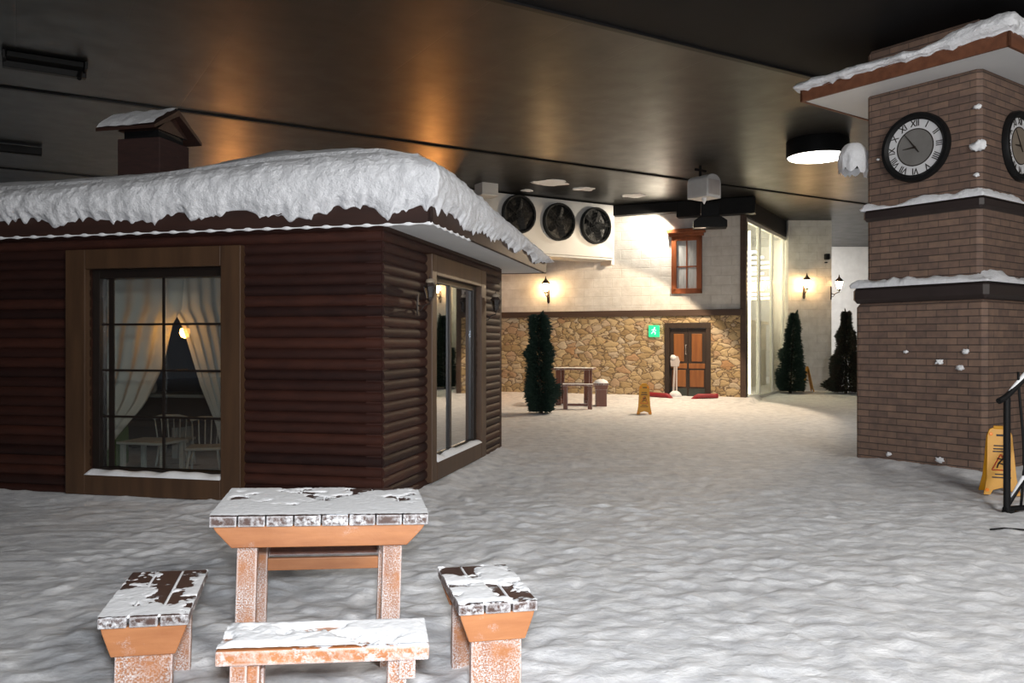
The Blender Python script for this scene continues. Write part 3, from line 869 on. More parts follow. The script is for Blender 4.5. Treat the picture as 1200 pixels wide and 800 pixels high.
spindle_chair(at(MC, put(203, 1.85), 1.9, .03, -160), 'white spindle-back chair behind the low white table')
t = thing('low_table', 'low white table inside the cabin window', 'table', M=at(MC, put(176, 1.25), 1.3, .03))
MB().box(-.30, .30, -.25, .25, .36, .39).build('tabletop', M_chair, parent=t, bevel=.008)
for sx in (-1, 1):
    for sy in (-1, 1): MB().box(sx*.26 - .025, sx*.26 + .025, sy*.18 - .025, sy*.18 + .025, 0, .36).build('leg', M_chair, parent=t, bevel=.006)
t = thing('dark_bench', 'dark wooden bench beside the low white table', 'bench', M=at(MC, put(150, 2.5), 2.55, .03))
MB().box(-.7, .9, -.22, .22, .42, .5).build('seat', M_interior, parent=t, bevel=.01)
for sx in (-.6, .8): MB().box(sx - .04, sx + .04, -.18, .18, 0, .42).build('leg', M_chair, parent=t, bevel=.006)
t = thing('side_counter', 'dark side counter at the back of the cabin room', 'counter', M=at(MC, put(205, 3.4), 3.6, .03))
MB().box(-1.2, 1.2, -.3, .3, 0, .74).build('cabinet', M_interior, parent=t, bevel=.01)
MB().box(-1.25, 1.25, -.34, .32, .74, .79).build('worktop', M_chair, parent=t, bevel=.01)
jg = MB().lathe([(.05, 0), (.08, .05), (.07, .14), (.04, .2), (.055, .25)], 16)
tag(jg.build('jug', M_white, M=at(MC, put(175, 3.35), 3.4, .822), smooth=True, angle=50), 'small white jug standing on the side counter', 'jug')
t = thing('reflection_seat', 'greenish window reflection built as a seat at the left inside the cabin', 'reflection_seat', M=at(MC, put(100, 1.0), 1.05, .03))  # seat shape added to give the window its greenish reflection
MB().box(-.3, .3, -.28, .28, .08, .4).build('seat', M_green_reflection, parent=t, bevel=.05, seg=3)
MB().box(-.3, .3, .18, .32, .3, .8).build('backrest', M_green_reflection, parent=t, bevel=.05, seg=3)
for sx in (-1, 1): MB().box(sx*.3 - .06, sx*.3 + .06, -.28, .25, .1, .55).build('armrest', M_green_reflection, parent=t, bevel=.04, seg=3)
for sx in (-1, 1):
    for sy in (-1, 1): MB().box(sx*.25 - .02, sx*.25 + .02, sy*.22 - .02, sy*.22 + .02, 0, .09).build('leg', M_sash, parent=t)

# ------------------------------------------------------------------ CLOCK TOWER
tower = thing('clock_tower', 'square brown brick clock tower with snowy roof and ledges', 'tower', M=MT)
TS = 1.45
b2t = hit(MT, 999, 337, 0, -.1).z; b2b = hit(MT, 999, 356, 0, -.1).z
b1t = hit(MT, 1010, 247, 0, -.03).z; b1b = hit(MT, 1010, 260.7, 0, -.03).z
TZ = (hit(MT, 1010, 114, 0, 0).z + hit(MT, 1150, 81, 0, 0).z) / 2
LO = .10
def sq(mb, o, z0, z1, ch_=0):
    mb.box(-o, TS + o, -o, TS + o, z0, z1); return mb
sq(MB(), LO, -.05, b2b).build('lower_shaft', M_brick, parent=tower, bevel=.05, seg=1)
sq(MB(), 0, b2t, CEIL - .004).build('upper_shaft', M_brick, parent=tower, bevel=.05, seg=1)
sq(MB(), LO + .03, b2b, b2t).build('lower_band', M_band, parent=tower, bevel=.05, seg=1)
sq(MB(), .035, b1b, b1t).build('upper_band', M_band, parent=tower, bevel=.04, seg=1)
def ledge_snow(o_out, o_in, z, h, seed, name):
    rows = [(o_out + .01, -.015), (o_out + .02, .02), (o_out, .05), (o_out*.6 + o_in*.4, .085), (o_in - .01, .10)]
    per = [(e_, i/60) for e_ in range(4) for i in range(60)]
    vs = []
    for o_, k in rows:
        a, b_ = -o_, TS + o_
        for e_, t in per:
            x, y = ((a + (b_-a)*t, a), (b_, a + (b_-a)*t), (b_ - (b_-a)*t, b_), (a, b_ - (b_-a)*t))[e_]
            w = .55 + .9 * max(-.4, nz((x, y, 0), 2.2, seed)) + .35*nz((x, y, 0), 8, seed)
            vs.append((x, y, z + (k * h/.1 * max(.15, w) if k > 0 else k)))
    n = len(per)
    m = MB(); m.add(vs, [(r_*n+i, r_*n+(i+1) % n, (r_+1)*n+(i+1) % n, (r_+1)*n+i) for r_ in range(len(rows)-1) for i in range(n)])
    m.build(name, M_snow, parent=tower, smooth=True)
ledge_snow(LO + .03, 0, b2t, .15, 3, 'ledge_snow')
ledge_snow(.04, 0, b1t, .10, 7, 'ledge_snow')
OV0, OV1 = -.55, TS + .62
MB().box(OV0 + .04, OV1 - .04, OV0 + .04, OV1 - .04, TZ, TZ + .05).build('soffit', M_soffit, parent=tower)
FT = TZ + .155
M_fascia2 = wood('tower_fascia_board', (.19, .072, .034), (.12, .042, .02), 0, 12, .6)
f2 = MB()
for a in range(4):
    Mx = Matrix.Translation((TS/2, TS/2, 0)) @ Matrix.Rotation(PI/2*a, 4, 'Z')
    hw = (OV1 - OV0) / 2; cxo = (OV0 + OV1)/2 - TS/2
f2.box(OV0, OV1, OV0, OV0 + .04, TZ - .012, FT).box(OV0, OV1, OV1 - .04, OV1, TZ - .012, FT).box(OV0, OV0 + .04, OV0, OV1, TZ - .012, FT).box(OV1 - .04, OV1, OV0, OV1, TZ - .012, FT)
f2.build('fascia', M_fascia2, parent=tower, bevel=.006)
def tl_low(x, y): return drip(x + 20, y, FT - .012, .07)
def tl_lip(x, y):
    near = 1 - sstep(0, 1.1, math.hypot(x - OV0, y - OV0))
    return FT + .11 + .15*near + .05*nz((x, y, 0), 2.2, 4)
rs = roof_snow(OV0, OV1, OV0, OV1, tl_low, tl_lip, .02, .62, 5.0, FT - .03, .9, .02, rough=1.1)
rs.f.pop()
rs.build('snow_cover', M_snow, parent=tower, smooth=True)
# clocks
ROMAN = ['XII', 'I', 'II', 'III', 'IIII', 'V', 'VI', 'VII', 'VIII', 'IX', 'X', 'XI']
NUM = {}
def numeral(txt):
    cu = bpy.data.curves.new('numeral', 'FONT'); cu.body = txt; cu.size = 1; cu.align_x = 'CENTER'; cu.align_y = 'CENTER'; cu.extrude = .02
    cu.offset = .012
    o = bpy.data.objects.new('numeral', cu); COL.objects.link(o)
    dg = bpy.context.evaluated_depsgraph_get()
    me = bpy.data.meshes.new_from_object(o.evaluated_get(dg))
    bpy.data.objects.remove(o); bpy.data.curves.remove(cu)
    me.materials.clear(); me.materials.append(M_ink)
    return me
for r_ in ROMAN: NUM[r_] = numeral(r_)
def clock(M, rad, dialmat, label, hour, minute):
    t = thing('wall_clock', label, 'clock', M=M)
    X = Matrix.Rotation(R(90), 4, 'X')                 # z of the lathe points to -y
    MB().lathe([(rad*.80, 0), (rad, 0), (rad, .05), (rad*.97, .075), (rad*.88, .075), (rad*.83, .05), (rad*.80, .04)], 64, X, True).build('rim', M_black, parent=t, smooth=True, angle=40)
    MB().lathe([(rad*.83, .0), (rad*.83, .03)], 64, X).build('dial', M_dial, parent=t)
    MB().lathe([(rad*.53, .03), (rad*.53, .034), (rad*.50, .036)], 48, X).build('dial_centre', dialmat, parent=t)
    MB().lathe([(rad*.545, .030), (rad*.545, .036), (rad*.515, .036), (rad*.515, .030)], 48, X, True).build('minute_ring', M_ink, parent=t)
    for k, txt in enumerate(ROMAN):
        a = -2*PI*k/12
        o = bpy.data.objects.new('numeral', NUM[txt]); COL.objects.link(o); o.parent = t
        o.matrix_local = Matrix.Rotation(-a, 4, 'Y') @ Matrix.Translation((0, -.033, rad*.685)) @ X @ Matrix.Diagonal((rad*.22, rad*.26, .1, 1))
    def hand(a, l, tail, w, name):
        MB().prism([(-w*.7, -tail), (w*.7, -tail), (w, 0), (w*.25, l), (-w*.25, l), (-w, 0)], -.046, -.040, Matrix.Rotation(a, 4, 'Y')).build(name, M_ink, parent=t)
    hand(2*PI*(hour + minute/60)/12, rad*.36, rad*.03, rad*.03, 'hour_hand')
    hand(2*PI*minute/60, rad*.52, rad*.2, rad*.022, 'minute_hand')
q = hit(MT, 1074, 173, 0, 0); ra = (hit(MT, 1074, 132.5, 0, -.03).z - hit(MT, 1074, 213.5, 0, -.03).z) / 2
clock(at(MT, -.002, q.y, q.z, -90), ra, M_dialgrey, 'round black-rimmed clock with grey centre on the left tower face', 8, 54)
q2 = hit(MT, 1192, 168, 1, 0)
clock(at(MT, q2.x, -.002, q.z, 0), ra, M_dialtan, 'round black-rimmed clock with tan centre on the right tower face', 8, 54)
# snow stuck to the bricks
i = 0
cl0 = None
for px, py, w, pl_ in ((1152, 124, .045, 0), (1154, 169, .09, 0), (1145, 205, .03, 0), (1102, 539, .05, 2), (1042, 532, .035, 2), (1126, 431, .045, 2), (1132, 412, .04, 2), (1101, 424, .045, 2), (1062, 412, .03, 2), (1030, 187, .02, 0)):
    lv = 0 if pl_ == 0 else -LO
    q = hit(MT, px, py, 0, lv - .005)
    if q.y < .03: q.y = .03
    o = MB().blob((0, 0, 0), .022, w, w*.6, .95, 2.2, 16, seed=i).build('snow_clump', M_snow2, smooth=True, M=at(MT, lv - .019, q.y, q.z))
    up_ = ('small snow clump on the tower corner just under the roof', 'largest snow clump, on the tower corner between the two clocks',
           'small snow clump on the tower corner below the clocks', 'larger snow clump near the foot of the brick tower',
           'smaller snow clump near the foot of the tower at left', 'snow clump on the lower bricks, lowest of the middle cluster',
           'snow clump on the lower bricks, rightmost of the middle cluster', 'snow clump on the lower bricks in the middle of their cluster',
           'small snow clump on the lower bricks, leftmost of the middle cluster', 'tiny snow clump left of the clock with the grey centre')[i]
    tag(o, up_, 'snow', 'snow clumps stuck on the tower bricks'); i += 1
# snow-caked lamp on the tower's far side
q = P(1000, 186, 11.15)
Ml = Matrix.Translation(q) @ Matrix.Rotation(R(36), 4, 'Z')
t = thing('floodlight', 'snow-caked floodlight with icicles on the tower edge near the lit round lamp', 'floodlight', M=Ml)
def dome(u, v):
    a = 2*PI*u; w = math.sin(PI/2*min(1, v*1.6)); z = .20 - .42*max(0, v - .2) - .06*(v > .9)*max(0, nz((math.cos(a)*2, math.sin(a)*2, 0), 2.5, 3))*2
    r_ = .19*w*(1 + .12*nz((math.cos(a), math.sin(a), v), 3, 2))
    return (r_*math.cos(a)*1.0, r_*math.sin(a), z - (.07*abs(math.sin(a*4)) if v > .95 else 0))
MB().grid(dome, 49, 18).build('snow_crust', M_snow, parent=t, smooth=True)
MB().box(-.1, .1, -.1, .1, -.12, .1).tube([(0, 0, 0), (.1, -.22, .02)], .03, 8).build('lamp_body', M_black, parent=t, bevel=.01)

# ------------------------------------------------------------------ conifers
def conifer(px, py_base, d, h, prof, label, mat, seed, lean=.0, n=2600, tip=(.08, .0)):
    rnd = random.Random(seed)
    base = P(px, py_base, d); z0 = ground_z(base.x, base.y)
    t = thing('conifer', label, 'tree', loc=(base.x, base.y, z0))
    MB().tube([(0, 0, -.05), (lean*.5, 0, h*.5), (lean, 0, h*.93)], [.05, .035, .012], 8).build('trunk', M_bark, parent=t, smooth=True)
    mb = MB()
    def rad(f):
        for (a, ra_), (b_, rb) in zip(prof, prof[1:]):
            if f <= b_: return ra_ + (rb - ra_)*(f - a)/(b_ - a)
        return prof[-1][1]
    for k in range(n):
        f = rnd.random()**1.25 * .95
        tier = 1 + .13*math.sin(f*h*8.5 + seed + 1.5*math.sin(3*seed))
        a = rnd.uniform(0, 2*PI)
        lump = 1 + .42*noise.noise(Vector((math.cos(a)*1.4, math.sin(a)*1.4, f*h*3.2 + seed)))
        r_ = rad(f) * 1.08 * tier * lump * math.sqrt(rnd.uniform(.04, 1))
        c_ = Vector((lean*f + r_*math.cos(a), r_*math.sin(a), .06 + f*h))
        out = Vector((math.cos(a), math.sin(a), rnd.uniform(-.5, .6))).normalized()
        L_ = rnd.uniform(.06, .13)
        sd = out.cross(Vector((rnd.uniform(-1, 1), rnd.uniform(-1, 1), rnd.uniform(-1, 1)))).normalized()
        w = rnd.uniform(.014, .03); up = out.cross(sd)
        tipv = c_ + out*L_
        mb.add([c_ + sd*w, c_ - sd*w, tipv, c_ + up*w, c_ - up*w], [(0, 1, 2), (3, 4, 2)])
    MB().tube([(lean, 0, h*.90), (lean + tip[0]*.1, 0, h*.945), (lean + tip[0]*.5, 0, h*.98), (lean + tip[0], 0, h*1.0)], [.03, .026, .02, .012], 8).build('leader', mat, parent=t, smooth=True)
    # curled leader
    for k in range(40):
        f = k/39; c_ = Vector((lean + tip[0]*f, 0, h*.93 + h*.075*math.sin(f*PI/2)))
        for q_ in range(4):
            a = rnd.uniform(0, 2*PI); w = .022*(1.3 - f)
            mb.add([c_ + Vector((w*math.cos(a), w*math.sin(a), -.02)), c_ + Vector((-w*math.cos(a), -w*math.sin(a), -.02)), c_ + Vector((w*.3*math.sin(a), w*.3*math.cos(a), .05))], [(0, 1, 2)])
    mb.build('foliage', mat, parent=t)
colp = [(0, .24), (.08, .30), (.3, .30), (.55, .25), (.8, .18), (.93, .13), (1, .05)]
conifer(634, 484, 18.3, 2.22, colp, 'dark column-shaped conifer standing on snow beside the cabin', M_needle, 3, -.06, 6500, (.12, 0))
conp = [(0, .30), (.06, .38), (.2, .36), (.45, .27), (.7, .17), (.9, .09), (1, .03)]
conifer(926, 460, 25.0, 2.45, conp, 'slim dark conifer in front of the white column', M_needle, 9, .12, 6000, (.12, .0))
conifer(991, 460, 24.8, 2.5, [(0, .34), (.06, .48), (.2, .45), (.45, .30), (.7, .17), (.9, .08), (1, .03)], 'brownish dark conifer at the edge of the clock tower', M_needle2, 14, .02, 9500, (-.05, 0))

# ------------------------------------------------------------------ picnic furniture
def trestle_stool(M, label, L_, Wd, hgt, topmat, legmat, apmat, planks=3, cat='stool', legw=.22):
    """short bench running along y: planks, a flared cleat and a broad leg board at each end"""
    t = thing('stool', label, cat, M=M)
    pw = Wd / planks
    for k in range(planks):
        MB().box(-Wd/2 + k*pw + .004, -Wd/2 + (k+1)*pw - .004, -L_/2, L_/2, hgt - .045, hgt).build('plank', topmat, parent=t, bevel=.006)
    for s in (-1, 1):
        y = s*(L_/2 - .045)
        MB().prism([(-Wd/2 + .012, hgt - .045), (Wd/2 - .012, hgt - .045), (Wd/2 - .018, hgt - .07), (legw/2 + .012, hgt - .165), (-legw/2 - .012, hgt - .165), (-Wd/2 + .018, hgt - .07)], y - .028, y + .028).build('cleat', apmat, parent=t, bevel=.004)
        MB().box(-legw/2, legw/2, y - .022 - s*.012, y + .022 - s*.012, -.06, hgt - .10).build('leg', legmat, parent=t, bevel=.004)
    MB().box(-.025, .025, -L_/2 + .08, L_/2 - .08, .13, .19).build('stretcher', legmat, parent=t, bevel=.004)
    return t
# snow dusting on a top: it sinks under the boards where it is worn away
def heap(t, x0, x1, y0, y1, z, h, seed, thr, bias=(0, 0), name='snow_dusting', hole=None):
    def fn(u, v):
        x = x0 + (x1-x0)*u; y = y0 + (y1-y0)*v
        e_ = min(u*(x1-x0), (1-u)*(x1-x0), v*(y1-y0), (1-v)*(y1-y0))
        k = nz((x, y, 0), 6, seed) + .55*nz((x, y, 0), 15, seed) + .25*nz((x, y, 0), 36, seed) + thr + bias[0]*(u-.5) + bias[1]*(v-.5)
        k += .35*nz((x, y, 0), 70, seed)*.5
        if hole: k -= 2.3*math.exp(-((x-hole[0])/hole[2])**2 - ((y-hole[1])/hole[3])**2)
        return (x, y, z - .004 + min(h, .004 + h*.5) * max(-.3, min(1, k*3)) + max(0, h - .008)*max(0, min(1, k*1.4))*min(1, e_/.04) + .0015*nz((x, y, 0), 60, seed))
    nx_ = max(30, int((x1-x0)/.0075)); ny_ = max(30, int((y1-y0)/.0075))
    MB().grid(fn, nx_, ny_).build(name, M_snow2, parent=t, smooth=True)
def gap_snow(t, xs, y0, y1, z):
    for x in xs:
        MB().tube([(x, y0 + (y1-y0)*k/24, z - .002 + .0025*nz((x*9, k, 0), .7, 2)) for k in range(25)], .006, 6).build('gap_snow', M_snow2, parent=t, smooth=True)
def tilt(x, y, z, yaw, roll):
    return Matrix.Translation((x, y, z)) @ Matrix.Rotation(R(yaw), 4, 'Z') @ Matrix.Rotation(R(roll), 4, 'Y')
YAW, ROLL = 11, 1.6
t = thing('picnic_table', 'frosted wooden picnic table standing in the foreground snow', 'table', M=tilt(-.976, 4.195, 0, YAW, ROLL))
n = 8
for k in range(n):
    a = -.5 + k/n
    MB().box(a + .003, a + 1/n - .003, -.365, .365, .70, .75).build('plank', M_top_table, parent=t, bevel=.005)
heap(t, -.498, .498, -.362, .362, .75, .010, 44, .62, (-.2, -.85))
for s in (-1, 1):
    y = s*.32
    MB().prism([(-.485, .70), (.485, .70), (.47, .675), (.40, .60), (-.40, .60), (-.47, .675)], y - .025, y + .025).build('apron', M_apron, parent=t, bevel=.004)
    for x in (-.335, .335):
        MB().box(x - .045, x + .045, y - .03 - s*.05, y + .03 - s*.05, -.06, .70).build('leg', M_leg, parent=t, bevel=.004)
for x in (-.335, .335):
    MB().box(x - .02, x + .02, -.30, .30, .61, .70).build('side_rail', M_leg, parent=t, bevel=.004)
MB().box(-.29, .29, .30, .32, .40, .46).build('back_stretcher', M_brownleg, parent=t, bevel=.004)
MB().box(-.29, .29, .245, .275, .335, .40).build('stretcher', M_apron, parent=t, bevel=.004)
ts = trestle_stool(tilt(-1.58, 3.66, 0, 14, 1.5), 'wooden stool left of the frosted picnic table, half bare of snow', .69, .35, .45, M_top_stool, M_leg, M_apron)
ts2 = trestle_stool(tilt(-.13, 3.79, 0, 13.5, .5), 'wooden stool right of the frosted picnic table, thick snow on top', .60, .35, .45, M_top_stool2, M_leg, M_apron)
heap(ts, -.172, .172, -.342, .342, .45, .008, 21, .14, (0, -.75)); gap_snow(ts, (-.058, .058), -.345, .34, .45)
heap(ts2, -.172, .172, -.297, .297, .45, .014, 33, .22, (0, -.35)); gap_snow(ts2, (-.058, .058), -.30, .298, .45)
# front bench: its long side faces the viewer
t = thing('bench', 'snowy wooden bench in front of the picnic table', 'bench', M=tilt(-.712, 3.115, 0, 9.5, 1.6))
MB().box(-.378, .378, -.14, -.005, .395, .45).build('plank', M_top_bench, parent=t, bevel=.007)
MB().box(-.378, .378, .003, .14, .395, .45).build('plank', M_top_bench, parent=t, bevel=.007)
for s in (-1, 1):
    MB().box(s*.30 - .03, s*.30 + .03, -.12, .12, .32, .395).build('cleat', M_leg, parent=t, bevel=.004)
    for y in (-.07, .07):
        MB().box(s*.265 - .035, s*.265 + .035, y - .025, y + .025, -.06, .395).build('leg', M_leg, parent=t, bevel=.004)
MB().box(-.24, .24, -.02, .02, .10, .16).build('stretcher', M_leg, parent=t, bevel=.004)
heap(t, -.375, .375, -.137, .137, .45, .020, 5, .75, (0, 0), hole=(-.02, .055, .085, .035))

# second picnic set by the stone wall
bp = P(674, 470, 20.6); by = -15
tb = thing('picnic_table', 'dark brown picnic table far back by the stone wall', 'table', M=tilt(bp.x, bp.y + .35, .02, by, 0))
MB().box(-.52, .52, -.30, .30, .86, .91).build('tabletop', M_browntop, parent=tb, bevel=.006)
for s in (-1, 1):
    for y in (-.2, .2):
        MB().box(s*.36 - .07, s*.36 + .07, y - .03, y + .03, -.06, .86).build('leg', M_brownleg, parent=tb, bevel=.004)
    MB().box(s*.36 - .03, s*.36 + .03, -.3, .3, .02, .10).build('foot_rail', M_brownleg, parent=tb, bevel=.004)
MB().box(-.30, .30, -.03, .03, .46, .53).build('stretcher', M_browntop, parent=tb, bevel=.004)
bq = P(677, 478.5, 19.6)
t = thing('bench', 'small dark brown bench in front of the far picnic table', 'bench', M=tilt(bq.x, bq.y, 0, by + 8, 0))
MB().box(-.36, .36, -.16, .16, .54, .585).build('seat', M_browntop, parent=t, bevel=.006)
for s in (-1, 1):
    MB().box(s*.29 - .05, s*.29 + .05, -.10, -.05, -.06, .54).build('leg', M_brownleg, parent=t, bevel=.004)
    MB().box(s*.29 - .05, s*.29 + .05, .05, .10, -.06, .54).build('leg', M_brownleg, parent=t, bevel=.004)
MB().box(-.26, .26, -.03, .03, .06, .12).build('stretcher', M_brownleg, parent=t, bevel=.004)
bq = P(705.5, 474.5, 20.3)
t2 = trestle_stool(tilt(bq.x, bq.y + .25, .02, -4, 0), 'dark brown stool right of the far picnic table', .6, .38, .55, M_browntop, M_brownleg, M_brownleg, legw=.27)
MB().blob((0, 0, .55), .17, .27, .09, .2, 2, 16).build('snow_cap', M_snow2, parent=t2, smooth=True)
bq = P(652, 474, 20.3)
trestle_stool(tilt(bq.x - .32, bq.y + .4, .02, -4, 0), 'dark brown stool left of the far picnic table by the conifer', .6, .38, .50, M_browntop, M_brownleg, M_brownleg, legw=.27)

# ------------------------------------------------------------------ wet-floor signs
def floor_sign(M, s, label, marks=True):
    t = thing('caution_sign', label, 'sign', M=M)
    S = Matrix.Scale(s, 4)
    out = [(-.155, .0), (-.10, .0), (-.075, .045), (0, .07), (.075, .045), (.10, 0), (.155, 0), (.125, .16), (.105, .56), (.085, .62), (.04, .645), (-.04, .645), (-.085, .62), (-.105, .56), (-.125, .16)]
    for sgn, nm in ((-1, 'front_panel'), (1, 'back_panel')):
        Mp = S @ Matrix.Translation((0, sgn*.13, 0)) @ Matrix.Rotation(R(sgn*11.3), 4, 'X')
        pnl = MB().prism(out, -.008, .008, Mp).build(nm, M_yellow, parent=t, bevel=.003)
        if sgn < 0 and marks:
            MB().box(-.03, .055, -.011, -.007, .555, .575, Mp).build('print_mark', M_ink, parent=pnl)
            for z, w in ((.465, .055), (.435, .06), (.41, .065), (.195, .055), (.165, .08)):
                MB().box(-w, w, -.011, -.007, z - .006, z + .006, Mp).build('text_line', M_ink, parent=pnl)
            mk = MB()
            for a, b_ in (((.024, .358), (.012, .335)), ((.012, .335), (-.02, .30)), ((-.02, .30), (.04, .285)), ((-.02, .30), (-.035, .255)), ((.012, .335), (.05, .325)), ((.012, .335), (-.03, .345))):
                mk.tube([(a[0], -.011, a[1]), (b_[0], -.011, b_[1])], .007, 6, Mp)
            mk.lathe([(.001, 0), (.013, .001), (.013, .004), (.001, .005)], 12, Mp @ Matrix.Translation((.022, -.008, .362)) @ Matrix.Rotation(R(90), 4, 'X'))
            mk.build('slipping_figure', M_ink, parent=pnl)
            tr_ = MB()
            T = [(0, .385), (-.078, .235), (.078, .235)]
            for a, b_ in zip(T, T[1:] + T[:1]):
                tr_.tube([(a[0], -.009, a[1]), (b_[0], -.009, b_[1])], .006, 6, Mp)
            tr_.build('warning_triangle', M_redmark, parent=pnl)
            for x, z in ((-.075, .575), (.075, .575), (-.125, .045), (.125, .045)):
                MB().lathe([(.016, 0), (.016, .005), (.010, .008)], 14, Mp @ Matrix.Translation((x, -.007, z)) @ Matrix.Rotation(R(90), 4, 'X')).build('reflector', M_orange, parent=pnl)
    MB().tube([(-.05, 0, .625), (.05, 0, .625)], .02, 8, S).build('hinge', M_yellow, parent=t)
    return t
b_ = P(1171, 577, 8.55)
floor_sign(tilt(b_.x, b_.y, ground_z(b_.x, b_.y), -20, 0), 1.08, 'yellow slippery-floor sign behind the railing at the brick tower')
b_ = P(755, 485, 18.2)
floor_sign(tilt(b_.x, b_.y, ground_z(b_.x, b_.y) - .01, -10, 0), 1.05, 'yellow slippery-floor sign out on the snow near the wooden door')
b_ = P(946, 461, 25.35)
floor_sign(tilt(b_.x, b_.y, ground_z(b_.x, b_.y), 85, 0), 1.2, 'yellow slippery-floor sign seen edge-on beside the column conifer')

# ------------------------------------------------------------------ railing at the right edge
rp = P(1180, 600, 7.58)
rail = thing('handrail', 'black metal handrail with snow on its bars at the tower', 'railing', M=Matrix.Translation((rp.x, rp.y, 0)) @ Matrix.Rotation(R(18), 4, 'Z'))
MB().tube([(0, 0, .0), (0, 0, 1.05)], .03, 10).build('post', M_black, parent=rail, smooth=True, angle=60)
MB().tube([(.93, 0, .0), (.93, 0, 1.79)], .03, 10).build('post', M_black, parent=rail, smooth=True, angle=60)
MB().tube([(-.10, 0, 1.02), (-.02, 0, 1.05), (.10, 0, 1.14), (.9, 0, 1.78)], .028, 10).build('top_rail', M_black, parent=rail, smooth=True, angle=60)
MB().tube([(-.03, 0, .03), (.95, 0, .03)], .024, 10).build('bottom_rail', M_black, parent=rail, smooth=True, angle=60)
MB().tube([(.02, 0, .08), (.92, 0, 1.15)], .022, 10).build('brace', M_black, parent=rail, smooth=True, angle=60)
MB().tube([(.03, 0, .108), (.3, 0, .43), (.74, 0, .955)], [.012, .024, .02], 8).build('brace_snow', M_snow2, parent=rail, smooth=True)
MB().tube([(.0, 0, 1.08), (.2, 0, 1.245), (.5, 0, 1.485), (.88, 0, 1.79)], [.012, .022, .024, .02], 8).build('rail_snow', M_snow2, parent=rail, smooth=True)
for x, ph in ((.17, 0), (.30, 1.5)):
    MB().tube([(x + .035*math.sin(4.5*f + ph), 0, .05 + (1.10 + .8*x)*f) for f in [k/16 for k in range(17)]], .012, 8).build('baluster', M_black, parent=rail, smooth=True)
MB().box(-.03, .06, -.03, .03, -.04, .02).box(.07, .13, -.03, .03, -.05, .0).build('foot', M_black, parent=rail)
tw = P(1163, 619, 6.9)
tag(MB().tube([(-.02, 0, .012), (.1, .01, .02), (.3, -.04, .014), (.5, -.1, .01)], .008, 6).build('cable', M_black, smooth=True, M=Matrix.Translation((tw.x, tw.y, ground_disp(tw.x, tw.y)))),
    'short dark cable end lying on the snow below the handrail', 'cable')

# ------------------------------------------------------------------ things by the door
q = MBW @ Vector((bw(793, 440).x, -.28, 0)); zz = ground_z(q.x, q.y)
t = thing('snow_shovel', 'pale snow-crusted shovel leaning at the left of the wooden door', 'shovel', M=Matrix.Translation((q.x, q.y, zz)) @ Matrix.Rotation(R(-21.7), 4, 'Z') @ Matrix.Rotation(R(-6), 4, 'X'))
MB().tube([(.05, 0, -.05), (.03, 0, .9)], .025, 8).tube([(-.05, .02, -.05), (-.02, .02, .85)], .03, 8).build('shaft', M_greywhite, parent=t, smooth=True, angle=60)
MB().prism([(-.12, .80), (.10, .80), (.12, .95), (.07, 1.08), (-.10, 1.10), (-.14, .95)], -.02, .01).build('blade', M_greywhite, parent=t, bevel=.01)
MB().blob((-.06, -.02, 1.05), .08, .05, .07, .2).blob((.02, -.03, .02), .17, .12, .12, .25).build('snow_crust', M_snow2, parent=t, smooth=True)
hp = []
for k in range(31):
    f = k/30
    x = bw(764, 470).x + (bw(844, 470).x - bw(764, 470).x)*f
    w = MBW @ Vector((x, -.42 - .18*math.sin(PI*f), 0))
    hp.append((w.x, w.y, ground_z(w.x, w.y) + .055 - .16*sstep(.28, .40, f)*(1 - sstep(.60, .74, f))))
tag(MB().tube(hp, .062, 10).build('fire_hose', M_red, smooth=True), 'dark red hose half buried in snow at the door', 'hose')

# ------------------------------------------------------------------ ceiling fixtures
def round_lamp(x, y, r_, label, lit=True):
    t = thing('ceiling_lamp', label, 'lamp', M=Matrix.Translation((x, y, CEIL)))
    MB().lathe([(r_*.2, .0), (r_*.98, 0), (r_, -.03), (r_, -.30), (r_*.97, -.32), (r_*.94, -.30)], 48).build('housing', M_black, parent=t, smooth=True, angle=35)
    MB().lathe([(r_*.95, -.295), (r_*.93, -.325), (r_*.6, -.345), (.01, -.35)], 48).build('diffuser', M_disc if lit else M_white, parent=t, smooth=True, angle=35)
    return t
rl = P(958, 168, 15.7)
round_lamp(rl.x, rl.y, .57, 'large round lit ceiling lamp with a dark drum housing beside the tower')
lp = P(53, 76, 11.3)
t = thing('ceiling_fixture', 'dark rectangular unlit ceiling fixture above the chimney end of the roof', 'ceiling fixture', M=Matrix.Translation((lp.x, lp.y, CEIL)) @ Matrix.Rotation(R(31), 4, 'Z'))
MB().box(-.5, .5, -.06, .06, -.16, 0).box(-.5, -.46, -.3, .06, -.1, 0).box(.46, .5, -.3, .06, -.1, 0).build('frame', M_black, parent=t, bevel=.01)
MB().box(-.45, .45, -.28, -.05, -.08, -.01).build('cover', plain('dull_dark_cover', (.02, .02, .02), (.016, .016, .016), 4, rough=.8, spec=.1), parent=t, bevel=.01)
MB().tube([(.42, -.1, -.1), (.40, -.2, -.22)], .03, 8).build('bracket', M_black, parent=t)
lp = P(20, 171, 16.0)
tag(MB().box(-.6, .42, -.08, .08, -.14, 0).box(-.6, .42, -.05, .05, -.16, -.14).build('ceiling_batten', M_black, M=Matrix.Translation((lp.x, lp.y, CEIL - .03)) @ Matrix.Rotation(R(31), 4, 'Z'), bevel=.01),
    'black batten fixture on the ceiling seam at far left', 'ceiling fixture')
